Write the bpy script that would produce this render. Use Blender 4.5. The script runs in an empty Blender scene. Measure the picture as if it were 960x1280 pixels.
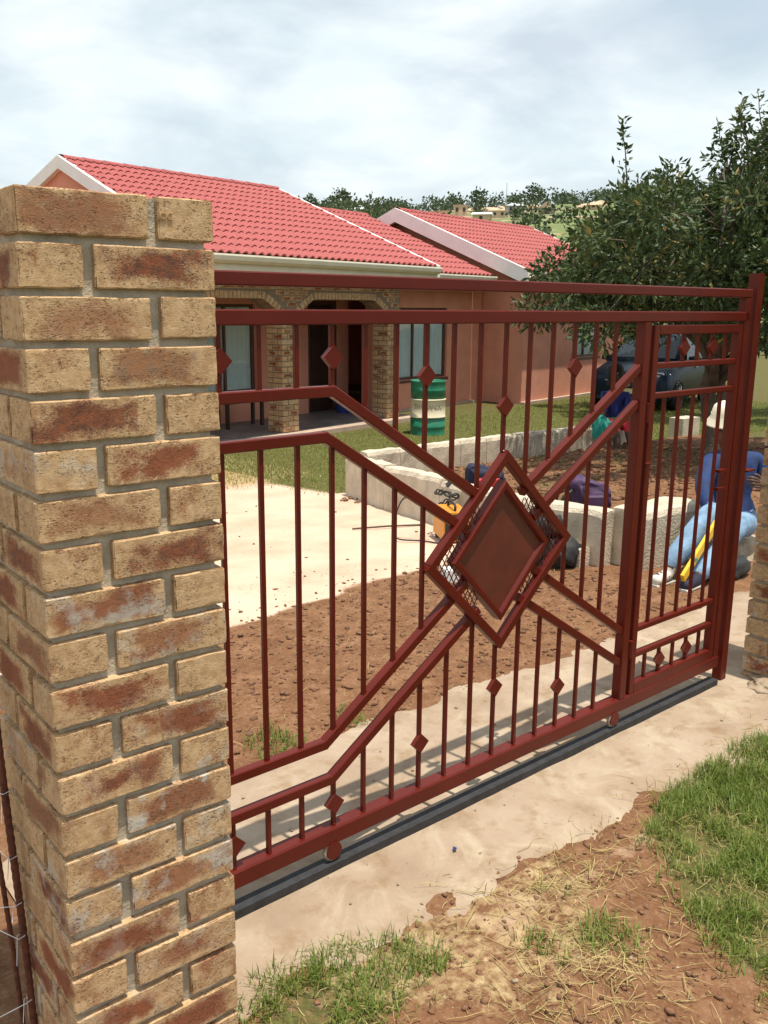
import bpy, bmesh, math, random
import numpy as np
from mathutils import Vector, Matrix, Euler
random.seed(7); rng = np.random.default_rng(7)
R = math.radians
scene = bpy.context.scene
col = scene.collection

# ------------------------------------------------------------------ camera
yaw, pit, roll = R(38.75), R(12.81), R(0.505)
fwd = Vector((math.sin(yaw)*math.cos(pit), math.cos(yaw)*math.cos(pit), -math.sin(pit)))
rgt = Vector((math.cos(yaw), -math.sin(yaw), 0)); up = rgt.cross(fwd)
r2 = rgt*math.cos(roll)+up*math.sin(roll); u2 = -rgt*math.sin(roll)+up*math.cos(roll)
cam_d = bpy.data.cameras.new('camera'); cam = bpy.data.objects.new('camera', cam_d); col.objects.link(cam)
CAM = Vector((-.475, -1.5205, 1.594))
cam.matrix_world = Matrix(((r2.x, u2.x, -fwd.x, CAM.x), (r2.y, u2.y, -fwd.y, CAM.y), (r2.z, u2.z, -fwd.z, CAM.z), (0, 0, 0, 1)))
cam_d.sensor_fit = 'VERTICAL'; cam_d.sensor_height = 36; cam_d.lens = 1134.0/1280*36
cam_d.clip_start = .05; cam_d.clip_end = 3000
scene.camera = cam

# ------------------------------------------------------------------ world, sun, exposure
SUN_EL = R(79.3)
world = bpy.data.worlds.new('World'); scene.world = world; world.use_nodes = True
wn = world.node_tree; wn.nodes.clear()
def wnode(t, **k):
    n = wn.nodes.new(t)
    for a, b in k.items(): setattr(n, a, b)
    return n
sky = wnode('ShaderNodeTexSky', sky_type='NISHITA', sun_disc=False, sun_elevation=SUN_EL, sun_rotation=R(172), air_density=1.0, dust_density=1.6, ozone_density=1.0)
geo = wnode('ShaderNodeTexCoord'); sep = wnode('ShaderNodeSeparateXYZ'); wn.links.new(geo.outputs['Generated'], sep.inputs[0])
# cloud sheet coordinates: direction projected on a layer overhead
mz = wnode('ShaderNodeMath', operation='MAXIMUM'); wn.links.new(sep.outputs['Z'], mz.inputs[0]); mz.inputs[1].default_value = 0.0
az_ = wnode('ShaderNodeMath', operation='ADD'); wn.links.new(mz.outputs[0], az_.inputs[0]); az_.inputs[1].default_value = .22
dv = wnode('ShaderNodeVectorMath', operation='DIVIDE'); wn.links.new(geo.outputs['Generated'], dv.inputs[0])
cmb = wnode('ShaderNodeCombineXYZ')
for i in range(3): wn.links.new(az_.outputs[0], cmb.inputs[i])
wn.links.new(cmb.outputs[0], dv.inputs[1])
n1 = wnode('ShaderNodeTexNoise'); n1.inputs['Scale'].default_value = 1.7; n1.inputs['Detail'].default_value = 7; n1.inputs['Roughness'].default_value = .55; n1.inputs['Distortion'].default_value = .35
wn.links.new(dv.outputs[0], n1.inputs['Vector'])
cr = wnode('ShaderNodeValToRGB'); cr.color_ramp.elements[0].position = .36; cr.color_ramp.elements[1].position = .6
cr.color_ramp.elements[0].color = (.55, .55, .55, 1); cr.color_ramp.elements[1].color = (.96, .96, .96, 1)
wn.links.new(n1.outputs['Fac'], cr.inputs[0])
n2 = wnode('ShaderNodeTexNoise'); n2.inputs['Scale'].default_value = 3.1; n2.inputs['Detail'].default_value = 6
wn.links.new(dv.outputs[0], n2.inputs['Vector'])
cc = wnode('ShaderNodeValToRGB'); cc.color_ramp.elements[0].position = .35; cc.color_ramp.elements[1].position = .68
cc.color_ramp.elements[0].color = (6.7, 7.6, 7.9, 1); cc.color_ramp.elements[1].color = (8.3, 8.8, 8.9, 1)
wn.links.new(n2.outputs['Fac'], cc.inputs[0])
mx = wnode('ShaderNodeMix', data_type='RGBA')
wn.links.new(cr.outputs[0], mx.inputs['Factor']); wn.links.new(sky.outputs[0], mx.inputs['A']); wn.links.new(cc.outputs[0], mx.inputs['B'])
bg = wnode('ShaderNodeBackground'); bg.inputs['Strength'].default_value = .1
wo = wnode('ShaderNodeOutputWorld'); wn.links.new(mx.outputs['Result'], bg.inputs[0]); wn.links.new(bg.outputs[0], wo.inputs[0])

sd = bpy.data.lights.new('sun', 'SUN'); sd.energy = 4.6; sd.angle = R(.55); sd.color = (1.0, .93, .80)
sun = bpy.data.objects.new('sun', sd); col.objects.link(sun)
sdir = Vector((.03, -.185, .98)).normalized()
sun.rotation_euler = sdir.to_track_quat('Z', 'Y').to_euler(); sun.location = (0, 0, 12)
vs = scene.view_settings; vs.view_transform = 'Standard'; vs.look = 'None'; vs.gamma = 1; vs.use_curve_mapping = False
vs.exposure = .35

# ------------------------------------------------------------------ helpers
def tag(o, label=None, cat=None, group=None, kind=None):
    if label: o['label'] = label
    if cat: o['category'] = cat
    if group: o['group'] = group
    if kind: o['kind'] = kind
    return o
def mesh_obj(name, me, mat=None, parent=None, loc=None, rot=None):
    o = bpy.data.objects.new(name, me); col.objects.link(o)
    if mat is not None and not me.materials: me.materials.append(mat)
    if parent is not None: o.parent = parent
    if loc is not None: o.location = loc
    if rot is not None: o.rotation_euler = rot
    return o
def empty(name, loc=(0, 0, 0), rz=0, parent=None):
    o = bpy.data.objects.new(name, None); col.objects.link(o); o.location = loc; o.rotation_euler = (0, 0, rz)
    o.empty_display_size = .1
    if parent: o.parent = parent
    return o
def fast_mesh(name, V, F, smooth=False):
    V = np.asarray(V, dtype=np.float32); F = np.asarray(F, dtype=np.int32); k = F.shape[1]
    me = bpy.data.meshes.new(name)
    me.vertices.add(len(V)); me.vertices.foreach_set('co', V.ravel())
    me.loops.add(F.size); me.loops.foreach_set('vertex_index', F.ravel())
    me.polygons.add(len(F)); me.polygons.foreach_set('loop_start', np.arange(0, F.size, k, dtype=np.int32))
    me.polygons.foreach_set('loop_total', np.full(len(F), k, dtype=np.int32))
    if smooth: me.polygons.foreach_set('use_smooth', np.ones(len(F), dtype=bool))
    me.update(calc_edges=True)
    return me
class MB:
    def __init__(s): s.v = []; s.f = []
    def add(s, vs_, fs):
        b = len(s.v); s.v += [tuple(p) for p in vs_]; s.f += [tuple(i+b for i in q) for q in fs]; return s
    def box(s, x0, x1, y0, y1, z0, z1):
        return s.add([(x0, y0, z0), (x1, y0, z0), (x1, y1, z0), (x0, y1, z0), (x0, y0, z1), (x1, y0, z1), (x1, y1, z1), (x0, y1, z1)],
              [(0, 3, 2, 1), (4, 5, 6, 7), (0, 1, 5, 4), (1, 2, 6, 5), (2, 3, 7, 6), (3, 0, 4, 7)])
    def beam(s, p, q, w, d, side=(0, 1, 0), ch=.003):
        """bar from p to q, width w across, depth d along `side`, chamfered corners"""
        p, q = Vector(p), Vector(q); t = (q-p).normalized(); n = Vector(side).normalized()
        n = (n-t*n.dot(t)).normalized(); b = t.cross(n)
        a, c = w/2, d/2
        sec = [(a-ch, c), (a, c-ch), (a, -c+ch), (a-ch, -c), (-a+ch, -c), (-a, -c+ch), (-a, c-ch), (-a+ch, c)]
        vs_ = [P+b*i+n*j for P in (p, q) for i, j in sec]
        return s.add(vs_, [(k, (k+1) % 8, (k+1) % 8+8, k+8) for k in range(8)]+[tuple(range(7, -1, -1)), tuple(range(8, 16))])
    def tube(s, pts, rad, n=8, cap=True):
        pts = [Vector(p) for p in pts]
        if not hasattr(rad, '__len__'): rad = [rad]*len(pts)
        vs_ = []; pb = None
        for i, p in enumerate(pts):
            t = (pts[min(i+1, len(pts)-1)]-pts[max(i-1, 0)]).normalized()
            if pb is None: pb = t.orthogonal().normalized()
            pb = (pb-t*pb.dot(t)).normalized(); c = t.cross(pb)
            vs_ += [p+(pb*math.cos(6.28319*k/n)+c*math.sin(6.28319*k/n))*rad[i] for k in range(n)]
        fs = [(i*n+k, i*n+(k+1) % n, (i+1)*n+(k+1) % n, (i+1)*n+k) for i in range(len(pts)-1) for k in range(n)]
        if cap: fs += [tuple(range(n-1, -1, -1)), tuple((len(pts)-1)*n+k for k in range(n))]
        return s.add(vs_, fs)
    def lathe(s, prof, n=24, cx=0, cy=0):
        vs_ = [(cx+r_*math.cos(6.28319*k/n), cy+r_*math.sin(6.28319*k/n), z) for r_, z in prof for k in range(n)]
        fs = [(i*n+k, i*n+(k+1) % n, (i+1)*n+(k+1) % n, (i+1)*n+k) for i in range(len(prof)-1) for k in range(n)]
        fs += [tuple(range(n-1, -1, -1)), tuple((len(prof)-1)*n+k for k in range(n))]
        return s.add(vs_, fs)
    def mesh(s, name, smooth=False):
        me = bpy.data.meshes.new(name); me.from_pydata(s.v, [], s.f)
        if smooth:
            for p in me.polygons: p.use_smooth = True
        me.update(); return me
    def build(s, name, mat, parent=None, smooth=False, loc=None, rot=None):
        return mesh_obj(name, s.mesh(name, smooth), mat, parent, loc, rot)
def hash2(ix, iy, seed):
    h = (ix.astype(np.int64)*374761393+iy.astype(np.int64)*668265263+seed*2147483647) & 0xffffffff
    h = ((h ^ (h >> 13))*1274126177) & 0xffffffff
    return ((h ^ (h >> 16)) & 0xffff)/65535.0
def vnoise(x, y, seed=0):
    ix = np.floor(x); iy = np.floor(y); fx = x-ix; fy = y-iy
    fx = fx*fx*(3-2*fx); fy = fy*fy*(3-2*fy)
    a = hash2(ix, iy, seed); b = hash2(ix+1, iy, seed); c = hash2(ix, iy+1, seed); d = hash2(ix+1, iy+1, seed)
    return (a*(1-fx)+b*fx)*(1-fy)+(c*(1-fx)+d*fx)*fy
def fbm(x, y, seed=0, o=4):
    x = np.asarray(x, float); y = np.asarray(y, float); r = 0; a = .5
    for i in range(o):
        r = r+a*vnoise(x*2**i, y*2**i, seed+i*17); a *= .5
    return r
def sst(a, b, x):
    t = np.clip((x-a)/(b-a), 0, 1); return t*t*(3-2*t)

# ------------------------------------------------------------------ materials
class NT:
    def __init__(s, name):
        s.m = bpy.data.materials.new(name); s.m.use_nodes = True; s.t = s.m.node_tree
        s.b = s.t.nodes['Principled BSDF']
    def n(s, typ, **k):
        q = s.t.nodes.new(typ)
        for a, b in k.items(): setattr(q, a, b)
        return q
    def l(s, a, b): s.t.links.new(a, b)
    def noise(s, scale, detail=5, rough=.55, coord='Object', dist=0, vec=None):
        q = s.n('ShaderNodeTexNoise'); q.inputs['Scale'].default_value = scale; q.inputs['Detail'].default_value = detail
        q.inputs['Roughness'].default_value = rough; q.inputs['Distortion'].default_value = dist
        if vec is None:
            tc = s.n('ShaderNodeTexCoord'); vec = tc.outputs[coord]
        s.l(vec, q.inputs['Vector']); return q.outputs['Fac']
    def ramp(s, fac, stops):
        q = s.n('ShaderNodeValToRGB'); el = q.color_ramp.elements
        while len(el) < len(stops): el.new(.5)
        for e, (p, c) in zip(el, stops): e.position = p; e.color = (*c, 1) if len(c) == 3 else c
        s.l(fac, q.inputs[0]); return q.outputs[0]
    def mix(s, f, a, b, blend='MIX'):
        q = s.n('ShaderNodeMix', data_type='RGBA', blend_type=blend)
        for sock, val in ((q.inputs['Factor'], f), (q.inputs['A'], a), (q.inputs['B'], b)):
            if isinstance(val, (int, float)): sock.default_value = val
            elif isinstance(val, tuple): sock.default_value = (*val, 1)
            else: s.l(val, sock)
        return q.outputs['Result']
    def math(s, op, a, b=None, clamp=False):
        q = s.n('ShaderNodeMath', operation=op, use_clamp=clamp)
        for i, val in enumerate((a, b)):
            if val is None: continue
            if isinstance(val, (int, float)): q.inputs[i].default_value = val
            else: s.l(val, q.inputs[i])
        return q.outputs[0]
    def bump(s, h, strength=.4, dist=.005):
        q = s.n('ShaderNodeBump'); q.inputs['Strength'].default_value = strength; q.inputs['Distance'].default_value = dist
        s.l(h, q.inputs['Height']); s.l(q.outputs[0], s.b.inputs['Normal'])
    def col(s, c):
        if isinstance(c, tuple): s.b.inputs['Base Color'].default_value = (*c, 1)
        else: s.l(c, s.b.inputs['Base Color'])
    def rough(s, r):
        if isinstance(r, (int, float)): s.b.inputs['Roughness'].default_value = r
        else: s.l(r, s.b.inputs['Roughness'])
def simple(name, c, rough=.6, var=.25, scale=8, bump=0, metal=0, bscale=60, bdist=.003, spec=None):
    t = NT(name); n = t.noise(scale, 4)
    t.col(t.ramp(n, [(.3, tuple(x*(1-var) for x in c)), (.7, tuple(min(1, x*(1+var)) for x in c))])); t.rough(rough)
    t.b.inputs['Metallic'].default_value = metal
    if spec is not None: t.b.inputs['Specular IOR Level'].default_value = spec
    if bump: t.bump(t.noise(bscale, 4), bump, bdist)
    return t.m

def brick_material():
    t = NT('buff_flashed_brick'); tc = t.n('ShaderNodeTexCoord'); oi = t.n('ShaderNodeObjectInfo')
    rv = t.n('ShaderNodeVectorMath', operation='SCALE'); t.l(oi.outputs['Location'], rv.inputs[0]); rv.inputs['Scale'].default_value = 7.3
    ad = t.n('ShaderNodeVectorMath', operation='ADD'); t.l(tc.outputs['Object'], ad.inputs[0]); t.l(rv.outputs[0], ad.inputs[1]); P = ad.outputs[0]
    ms = t.n('ShaderNodeMapping'); ms.inputs['Scale'].default_value = (1, 1, 2.2); t.l(P, ms.inputs[0])
    big = t.noise(14, 5, .6, vec=P); mid = t.noise(55, 5, .6, vec=P); fine = t.noise(230, 5, .75, vec=ms.outputs[0])
    buff = t.ramp(mid, [(.28, (.40, .245, .125)), (.5, (.53, .35, .19)), (.75, (.62, .44, .265))])
    sp = t.n('ShaderNodeSeparateXYZ'); t.l(tc.outputs['Object'], sp.inputs[0])
    ax = t.math('DIVIDE', t.math('ABSOLUTE', sp.outputs['X']), .098); azz = t.math('DIVIDE', t.math('ABSOLUTE', sp.outputs['Z']), .031)
    m = t.math('SUBTRACT', 1.02, t.math('MAXIMUM', ax, azz))
    m = t.math('ADD', t.math('MULTIPLY', m, 2.1), t.math('MULTIPLY', t.math('SUBTRACT', big, .49), 5.2))
    m = t.math('ADD', m, t.math('MULTIPLY', t.math('SUBTRACT', fine, .5), 3.4))
    oc = t.n('ShaderNodeSeparateColor'); t.l(oi.outputs['Color'], oc.inputs[0])
    m = t.math('MULTIPLY', t.math('MULTIPLY', m, 1.0, True), oc.outputs[0], True)
    dk = t.math('MULTIPLY', t.math('MULTIPLY', t.math('SUBTRACT', mid, .38), 3.2, True), oc.outputs[1], True)
    fl = t.mix(dk, (.25, .075, .035), (.045, .024, .026))
    c = t.mix(t.math('MULTIPLY', m, .93), buff, fl)
    wb = t.math('MULTIPLY', t.math('MULTIPLY', t.math('SUBTRACT', t.noise(22, 4, .6, vec=P), .5), 6, True), oc.outputs[2], True)
    c = t.mix(wb, c, (.50, .49, .44))
    # torn, pitted wire-cut skin: small dark tears, only some bricks
    pit = t.math('MULTIPLY', t.math('LESS_THAN', t.noise(150, 3, .6, vec=ms.outputs[0], dist=1.2), .405), t.math('GREATER_THAN', t.noise(20, 2, .5, vec=P), .44))
    c = t.mix(t.math('MULTIPLY', pit, .72), c, (.10, .045, .025))
    t.col(c); t.rough(.88); t.b.inputs['Specular IOR Level'].default_value = .25
    h = t.math('ADD', t.math('MULTIPLY', fine, .6), t.math('SUBTRACT', mid, t.math('MULTIPLY', pit, .8)))
    t.bump(h, .75, .004)
    return t.m
M = {}
M['brick'] = brick_material()
M['mortar'] = simple('mortar', (.43, .37, .285), .95, .2, 30, .8, bscale=180, bdist=.004)
def gate_paint():
    t = NT('oxide_red_gloss_paint'); n = t.noise(6, 4); f = t.noise(90, 4)
    t.col(t.ramp(n, [(.3, (.088, .0085, .0045)), (.7, (.110, .0115, .006))]))
    t.rough(t.ramp(f, [(.3, (.30,)*3), (.75, (.42,)*3)])); t.b.inputs['Coat Weight'].default_value = .05; t.b.inputs['Specular IOR Level'].default_value = .20; t.b.inputs['Coat Roughness'].default_value = .18
    t.bump(t.noise(25, 3), .06, .002); return t.m
M['gate'] = gate_paint()
M['panel'] = simple('oxide_red_primer', (.105, .017, .007), .5, .2, 12, .1)
M['rust'] = simple('rusted_steel', (.11, .035, .018), .9, .45, 60, .7, bscale=300)
M['track'] = simple('dark_track_steel', (.022, .022, .025), .7, .4, 30, .4)
M['wire'] = simple('binding_wire', (.55, .55, .55), .35, .1, 20, metal=.9)
M['hmortar'] = simple('porch_mortar', (.20, .145, .10), .95, .2, 20, .4)
M['pink'] = simple('salmon_plaster', (.60, .26, .175), .9, .09, 3, .25, bscale=120)
M['roof'] = simple('red_roof_tile', (.315, .072, .068), .8, .13, 5, .2)
M['white'] = simple('white_fascia_paint', (.78, .76, .74), .5, .06, 4)
M['gutter'] = simple('cream_gutter_paint', (.66, .62, .50), .5, .08, 4)
M['slab'] = simple('porch_concrete', (.42, .31, .24), .9, .2, 5, .4)
M['floor'] = simple('slate_floor', (.16, .145, .14), .45, .35, 4)
M['frame'] = simple('brown_steel_frame', (.09, .04, .03), .5, .2, 5)
M['door'] = simple('dark_wood_door', (.035, .016, .010), .45, .3, 4)
M['curtain'] = simple('pale_curtain', (.80, .84, .86), .9, .05, 6)
M['soffit'] = simple('grey_ceiling', (.5, .36, .28), .9, .1, 3)
def glass():
    t = NT('window_glass'); t.t.nodes.remove(t.b); o = t.t.nodes['Material Output']
    a = t.n('ShaderNodeBsdfTransparent'); g = t.n('ShaderNodeBsdfGlossy'); g.inputs['Roughness'].default_value = .03
    lw = t.n('ShaderNodeLayerWeight'); fr = t.n('ShaderNodeMath', operation='MULTIPLY_ADD'); pw = t.n('ShaderNodeMath', operation='POWER'); t.l(lw.outputs['Facing'], pw.inputs[0]); pw.inputs[1].default_value = 4; t.l(pw.outputs[0], fr.inputs[0]); fr.inputs[1].default_value = .55; fr.inputs[2].default_value = .05; mx_ = t.n('ShaderNodeMixShader')
    a.inputs[0].default_value = (.86, .9, .9, 1)
    t.l(fr.outputs[0], mx_.inputs[0]); t.l(a.outputs[0], mx_.inputs[1]); t.l(g.outputs[0], mx_.inputs[2]); t.l(mx_.outputs[0], o.inputs[0]); return t.m
M['glass'] = glass()
M['carglass'] = simple('dark_car_glass', (.02, .03, .04), .15, .1, 3, spec=.25)
M['wallconc'] = simple('weathered_cement_block', (.54, .465, .36), .95, .2, 6, .9, bscale=70, bdist=.012)
M['stone'] = simple('rough_stone', (.36, .29, .21), .95, .3, 7, .9, bscale=40, bdist=.02)

def leaf_mat(name, a, b, c, trans=.25, scale=.8):
    t = NT(name); oi = t.n('ShaderNodeNewGeometry'); n = t.noise(scale, 3)
    k = t.math('ADD', t.math('MULTIPLY', oi.outputs['Random Per Island'], .65), t.math('MULTIPLY', n, .45))
    t.col(t.ramp(k, [(.15, a), (.55, b), (.95, c)])); t.rough(.5); t.b.inputs['Specular IOR Level'].default_value = .3
    tr = t.n('ShaderNodeBsdfTranslucent'); mx_ = t.n('ShaderNodeMixShader'); mx_.inputs[0].default_value = trans
    q = t.b.inputs['Base Color'].links[0].from_socket; t.l(q, tr.inputs[0])
    t.l(t.b.outputs[0], mx_.inputs[1]); t.l(tr.outputs[0], mx_.inputs[2]); t.l(mx_.outputs[0], t.t.nodes['Material Output'].inputs[0]); return t.m
M['leaf'] = leaf_mat('tree_leaf', (.028, .05, .018), (.05, .085, .028), (.11, .13, .04))
M['leafy'] = leaf_mat('yellowing_leaf', (.26, .17, .05), (.32, .25, .08), (.4, .33, .12))
M['grass'] = leaf_mat('green_grass_blade', (.085, .14, .02), (.145, .21, .036), (.26, .28, .07), .3, 2)
M['drygrass'] = leaf_mat('dry_grass_blade', (.24, .19, .07), (.38, .30, .12), (.50, .41, .20), .2, 2)
M['lawn'] = leaf_mat('lawn_blade', (.11, .17, .02), (.17, .235, .035), (.25, .28, .06), .3, .6)
M['bush'] = leaf_mat('hill_bush_leaf', (.045, .07, .035), (.07, .098, .046), (.105, .13, .058), .3, .02)
M['bark'] = simple('grey_bark', (.10, .075, .055), .95, .35, 12, .9, bscale=40, bdist=.02)

def ground_mat():
    t = NT('yard_ground'); at = t.n('ShaderNodeAttribute'); at.attribute_name = 'zone'
    s = t.n('ShaderNodeSeparateColor'); t.l(at.outputs['Color'], s.inputs[0])
    big = t.noise(1.6, 5, .6); mid = t.noise(9, 6, .65); fine = t.noise(70, 6, .7)
    soil = t.ramp(mid, [(.25, (.105, .048, .023)), (.5, (.172, .083, .042)), (.78, (.265, .148, .085))])
    soil = t.mix(t.math('MULTIPLY', t.math('SUBTRACT', fine, .5), 1.5, True), soil, (.42, .29, .18))
    sand = t.ramp(big, [(.25, (.43, .285, .20)), (.5, (.55, .405, .305)), (.75, (.62, .48, .375))])
    sand = t.mix(t.math('MULTIPLY', t.math('SUBTRACT', fine, .52), 2.0, True), sand, (.40, .25, .155))
    k = t.math('ADD', s.outputs[0], t.math('MULTIPLY', t.math('SUBTRACT', mid, .5), .5))
    k = t.ramp(k, [(.40, (0, 0, 0)), (.6, (1, 1, 1))])
    c = t.mix(k, soil, sand)
    gr = t.ramp(t.noise(24, 5, .7), [(.3, (.05, .05, .018)), (.5, (.095, .09, .03)), (.75, (.20, .14, .06))])
    k2 = t.ramp(t.math('ADD', s.outputs[1], t.math('MULTIPLY', t.math('SUBTRACT', t.noise(30, 5, .7), .5), .9)), [(.42, (0, 0, 0)), (.62, (1, 1, 1))])
    c = t.mix(k2, c, gr)
    dr = t.ramp(t.noise(40, 5, .7), [(.3, (.30, .20, .10)), (.7, (.48, .37, .21))])
    k3 = t.ramp(t.math('ADD', s.outputs[2], t.math('MULTIPLY', t.math('SUBTRACT', t.noise(26, 5, .7), .5), 1.0)), [(.45, (0, 0, 0)), (.7, (1, 1, 1))])
    c = t.mix(k3, c, dr)
    t.col(c); t.rough(.97); t.b.inputs['Specular IOR Level'].default_value = .15
    t.bump(t.math('ADD', t.math('MULTIPLY', mid, .8), t.math('MULTIPLY', fine, .35)), .8, .02)
    return t.m
M['ground'] = ground_mat()
def conc_mat():
    t = NT('gate_strip_concrete'); a = t.noise(2.2, 5, .6); b = t.noise(11, 6, .65); f = t.noise(120, 5, .7)
    c = t.ramp(a, [(.3, (.245, .175, .12)), (.5, (.325, .245, .178)), (.72, (.395, .315, .24))])
    c = t.mix(t.math('MULTIPLY', t.math('SUBTRACT', b, .50), 4.0, True), c, (.23, .15, .088))
    c = t.mix(t.math('MULTIPLY', t.math('SUBTRACT', t.noise(4.5, 6, .7, dist=.8), .52), 4, True), c, (.43, .36, .265))
    c = t.mix(t.math('MULTIPLY', t.math('SUBTRACT', f, .6), 2.5, True), c, (.40, .335, .25))
    t.col(c); t.rough(.95); t.b.inputs['Specular IOR Level'].default_value = .2
    t.bump(t.math('ADD', b, t.math('MULTIPLY', f, .35)), .5, .008); return t.m
M['conc'] = conc_mat()

# ------------------------------------------------------------------ terrain
WALLA = [(4.95, 5.75), (4.62, 4.7), (4.36, 3.6), (4.22, 2.75), (4.26, 2.03)]
def wallA_x(y):
    ys = np.array([p[1] for p in WALLA][::-1]); xs = np.array([p[0] for p in WALLA][::-1]); return np.interp(y, ys, xs)
def ground_base(x, y):
    x = np.asarray(x, float); y = np.asarray(y, float)
    return -.035-.415*sst(1.2, 9.2, y)
def bed_mask(x, y):
    return sst(0, .12, x-wallA_x(y)-.12)*sst(1.85, 2.05, y)*(1-sst(5.6, 5.75, y))*(1-sst(10.5, 12, x))
def front_grass(x, y):
    # lush patch beside the strip, on the right outside the gate
    bx = np.interp(y, [-3, -.75, -.3, -.02, .08, .13], [.9, 1.42, 1.62, 1.80, 2.15, 2.9])
    m = sst(-.12, .10, x-bx+.22*(fbm(x*4, y*4, 5)-.47))*(1-sst(.08, .2, y+.12*(fbm(x*5, y*5, 9)-.47)))
    e = 1-sst(.55, 1.2, np.hypot((x-.62)/.34, (y+.01)/.17)+.9*(fbm(x*6, y*6, 3)-.47))
    e2 = 1-sst(.3, 1.2, np.hypot((x-1.25)/.16, (y+.22)/.16)+.9*(fbm(x*6, y*6, 13)-.47))
    f = .8*sst(.25, .6, fbm(x*1.3, y*1.3, 31))*sst(.9, 1.5, -y+.0*x)
    g = .9*sst(-.6, -.8, x)*(1-sst(.8, 1.2, y))*sst(.4, .5, fbm(x*2, y*2, 7))
    return np.clip(np.maximum.reduce([m, .62*e, .55*e2, f, g]), 0, 1)
def lawn_mask(x, y):
    bhind = sst(5.75, 6.0, y+.25*(fbm(x*2, y*2, 21)-.47))*sst(4.5, 5.2, x)
    left = sst(7.1, 7.7, y-.25*(x-4.4)+.5*(fbm(x*1.5, y*1.5, 22)-.47))*(1-sst(4.8, 5.4, x))*.62
    right = sst(10.3, 11.5, x)*sst(1.0, 2.0, y)
    return np.maximum.reduce([bhind, left, right])
def lines(segs):
    out = []
    for a, b, st in segs: out += list(np.arange(a, b-1e-6, st))
    return np.array(out+[segs[-1][1]])
gx = lines([(-60, -12, 4), (-12, -3, .6), (-3, -.6, .12), (-.6, 5.6, .024), (5.6, 9, .07), (9, 20, .35), (20, 60, 3)])
gy = lines([(-60, -12, 4), (-12, -3, .6), (-3, -1, .12), (-1, 3.4, .024), (3.4, 7.2, .05), (7.2, 14, .2), (14, 22, .5), (22, 62, 3)])
X, Y = np.meshgrid(gx, gy)
def soil_mask(x, y):
    a = (1-sst(2.35, 2.75, y-.12*(x-2)+.45*(fbm(x*2.2, y*2.2, 41)-.47)))
    return a
def ground_z(x, y):
    b = ground_base(x, y); near = (np.abs(x-2.5) < 6)*(np.abs(y-2) < 6)
    z = b+.16*bed_mask(x, y)
    fr = soil_mask(x, y)*(1-sst(.05, .3, y)+sst(1.0, 1.25, y))
    bd = bed_mask(x, y)
    rough = np.clip(np.maximum(fr, bd), 0, 1)
    z = z+rough*(.030*(fbm(x*5, y*5, 2, 3)-.45)+.020*(fbm(x*16, y*16, 4, 3)-.45)) + (.012+.0*x)*(fbm(x*1.4, y*1.4, 6, 3)-.45)
    z = z+.05*np.exp(-(((x-1.12)/.13)**2+((y+.36)/.09)**2))*(.5+fbm(x*20, y*20, 8))
    z = z-.06*sst(-.02, -.3, x)*sst(.1, .4, y)*(1-sst(3, 5, y))
    return z
Z = ground_z(X, Y)
nx, ny = len(gx), len(gy)
idx = np.arange(nx*ny).reshape(ny, nx)
F = np.stack([idx[:-1, :-1].ravel(), idx[:-1, 1:].ravel(), idx[1:, 1:].ravel(), idx[1:, :-1].ravel()], 1)
gm = fast_mesh('ground', np.stack([X.ravel(), Y.ravel(), Z.ravel()], 1), F, True)
sand = np.where(Y > 1.2, 1-soil_mask(X, Y), 0)*(1-bed_mask(X, Y))*(1-sst(0, .2, X-wallA_x(Y)))
sand = np.maximum(sand, .42*(1-sst(0, .22, np.abs(Y-.05+.06*X)+.2*(fbm(X*4, Y*4, 61)-.47)))*(X > .3))
green = np.where(Y < 1, front_grass(X, Y), lawn_mask(X, Y))
green = np.maximum(green, np.where((Y > 22) | (X > 22) | (X < -8) | (Y < -4), .8, 0))
dry = np.where(Y < .3, .55*sst(.42, .62, fbm(X*2.2, Y*2.2, 77))*(Y < .1), 0)
dry = np.maximum(dry, np.where((Y > 6.6) & (X < 5), .72*sst(6.8, 7.4, Y-.1*(X-4)), 0))
ca = gm.color_attributes.new('zone', 'FLOAT_COLOR', 'POINT')
ca.data.foreach_set('color', np.stack([sand.ravel(), green.ravel(), dry.ravel(), np.ones(sand.size)], 1).astype(np.float32).ravel())
tag(mesh_obj('ground', gm, M['ground']), kind='structure')
def gz(x, y): return float(ground_z(np.array([x]), np.array([y]))[0])

# concrete strip under the gate: irregular cast edge that dips into the soil
sx = np.arange(.12, 5.2, .03); sy = np.arange(-.15, 1.45, .02)
SX, SY = np.meshgrid(sx, sy)
edge_f = .10-.02*SX+.10*(fbm(SX*3, SY*0+1, 51)-.47)+.07*(fbm(SX*11, SY*4, 52)-.47)
edge_b = 1.10+.02*SX+.09*(fbm(SX*2.5, SY*0+3, 53)-.47)+.05*(fbm(SX*10, SY*4, 54)-.47)
d_in = np.minimum(SY-edge_f, edge_b-SY)
SZ = -.0305-.05*(1-sst(-.22, .10, d_in))+.004*sst(-.02, .10, d_in)+(.008+.022*(1-sst(.02, .14, d_in)))*(fbm(SX*7, SY*7, 55)-.47)+.010*(1-sst(.0, .12, d_in))*(fbm(SX*30, SY*30, 56)-.47)
nsx, nsy = len(sx), len(sy); idx = np.arange(nsx*nsy).reshape(nsy, nsx)
F = np.stack([idx[:-1, :-1].ravel(), idx[:-1, 1:].ravel(), idx[1:, 1:].ravel(), idx[1:, :-1].ravel()], 1)
tag(mesh_obj('concrete_apron', fast_mesh('concrete_apron', np.stack([SX.ravel(), SY.ravel(), SZ.ravel()], 1), F, True), M['conc']), kind='structure')
STRIP_Z = -.024

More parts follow.
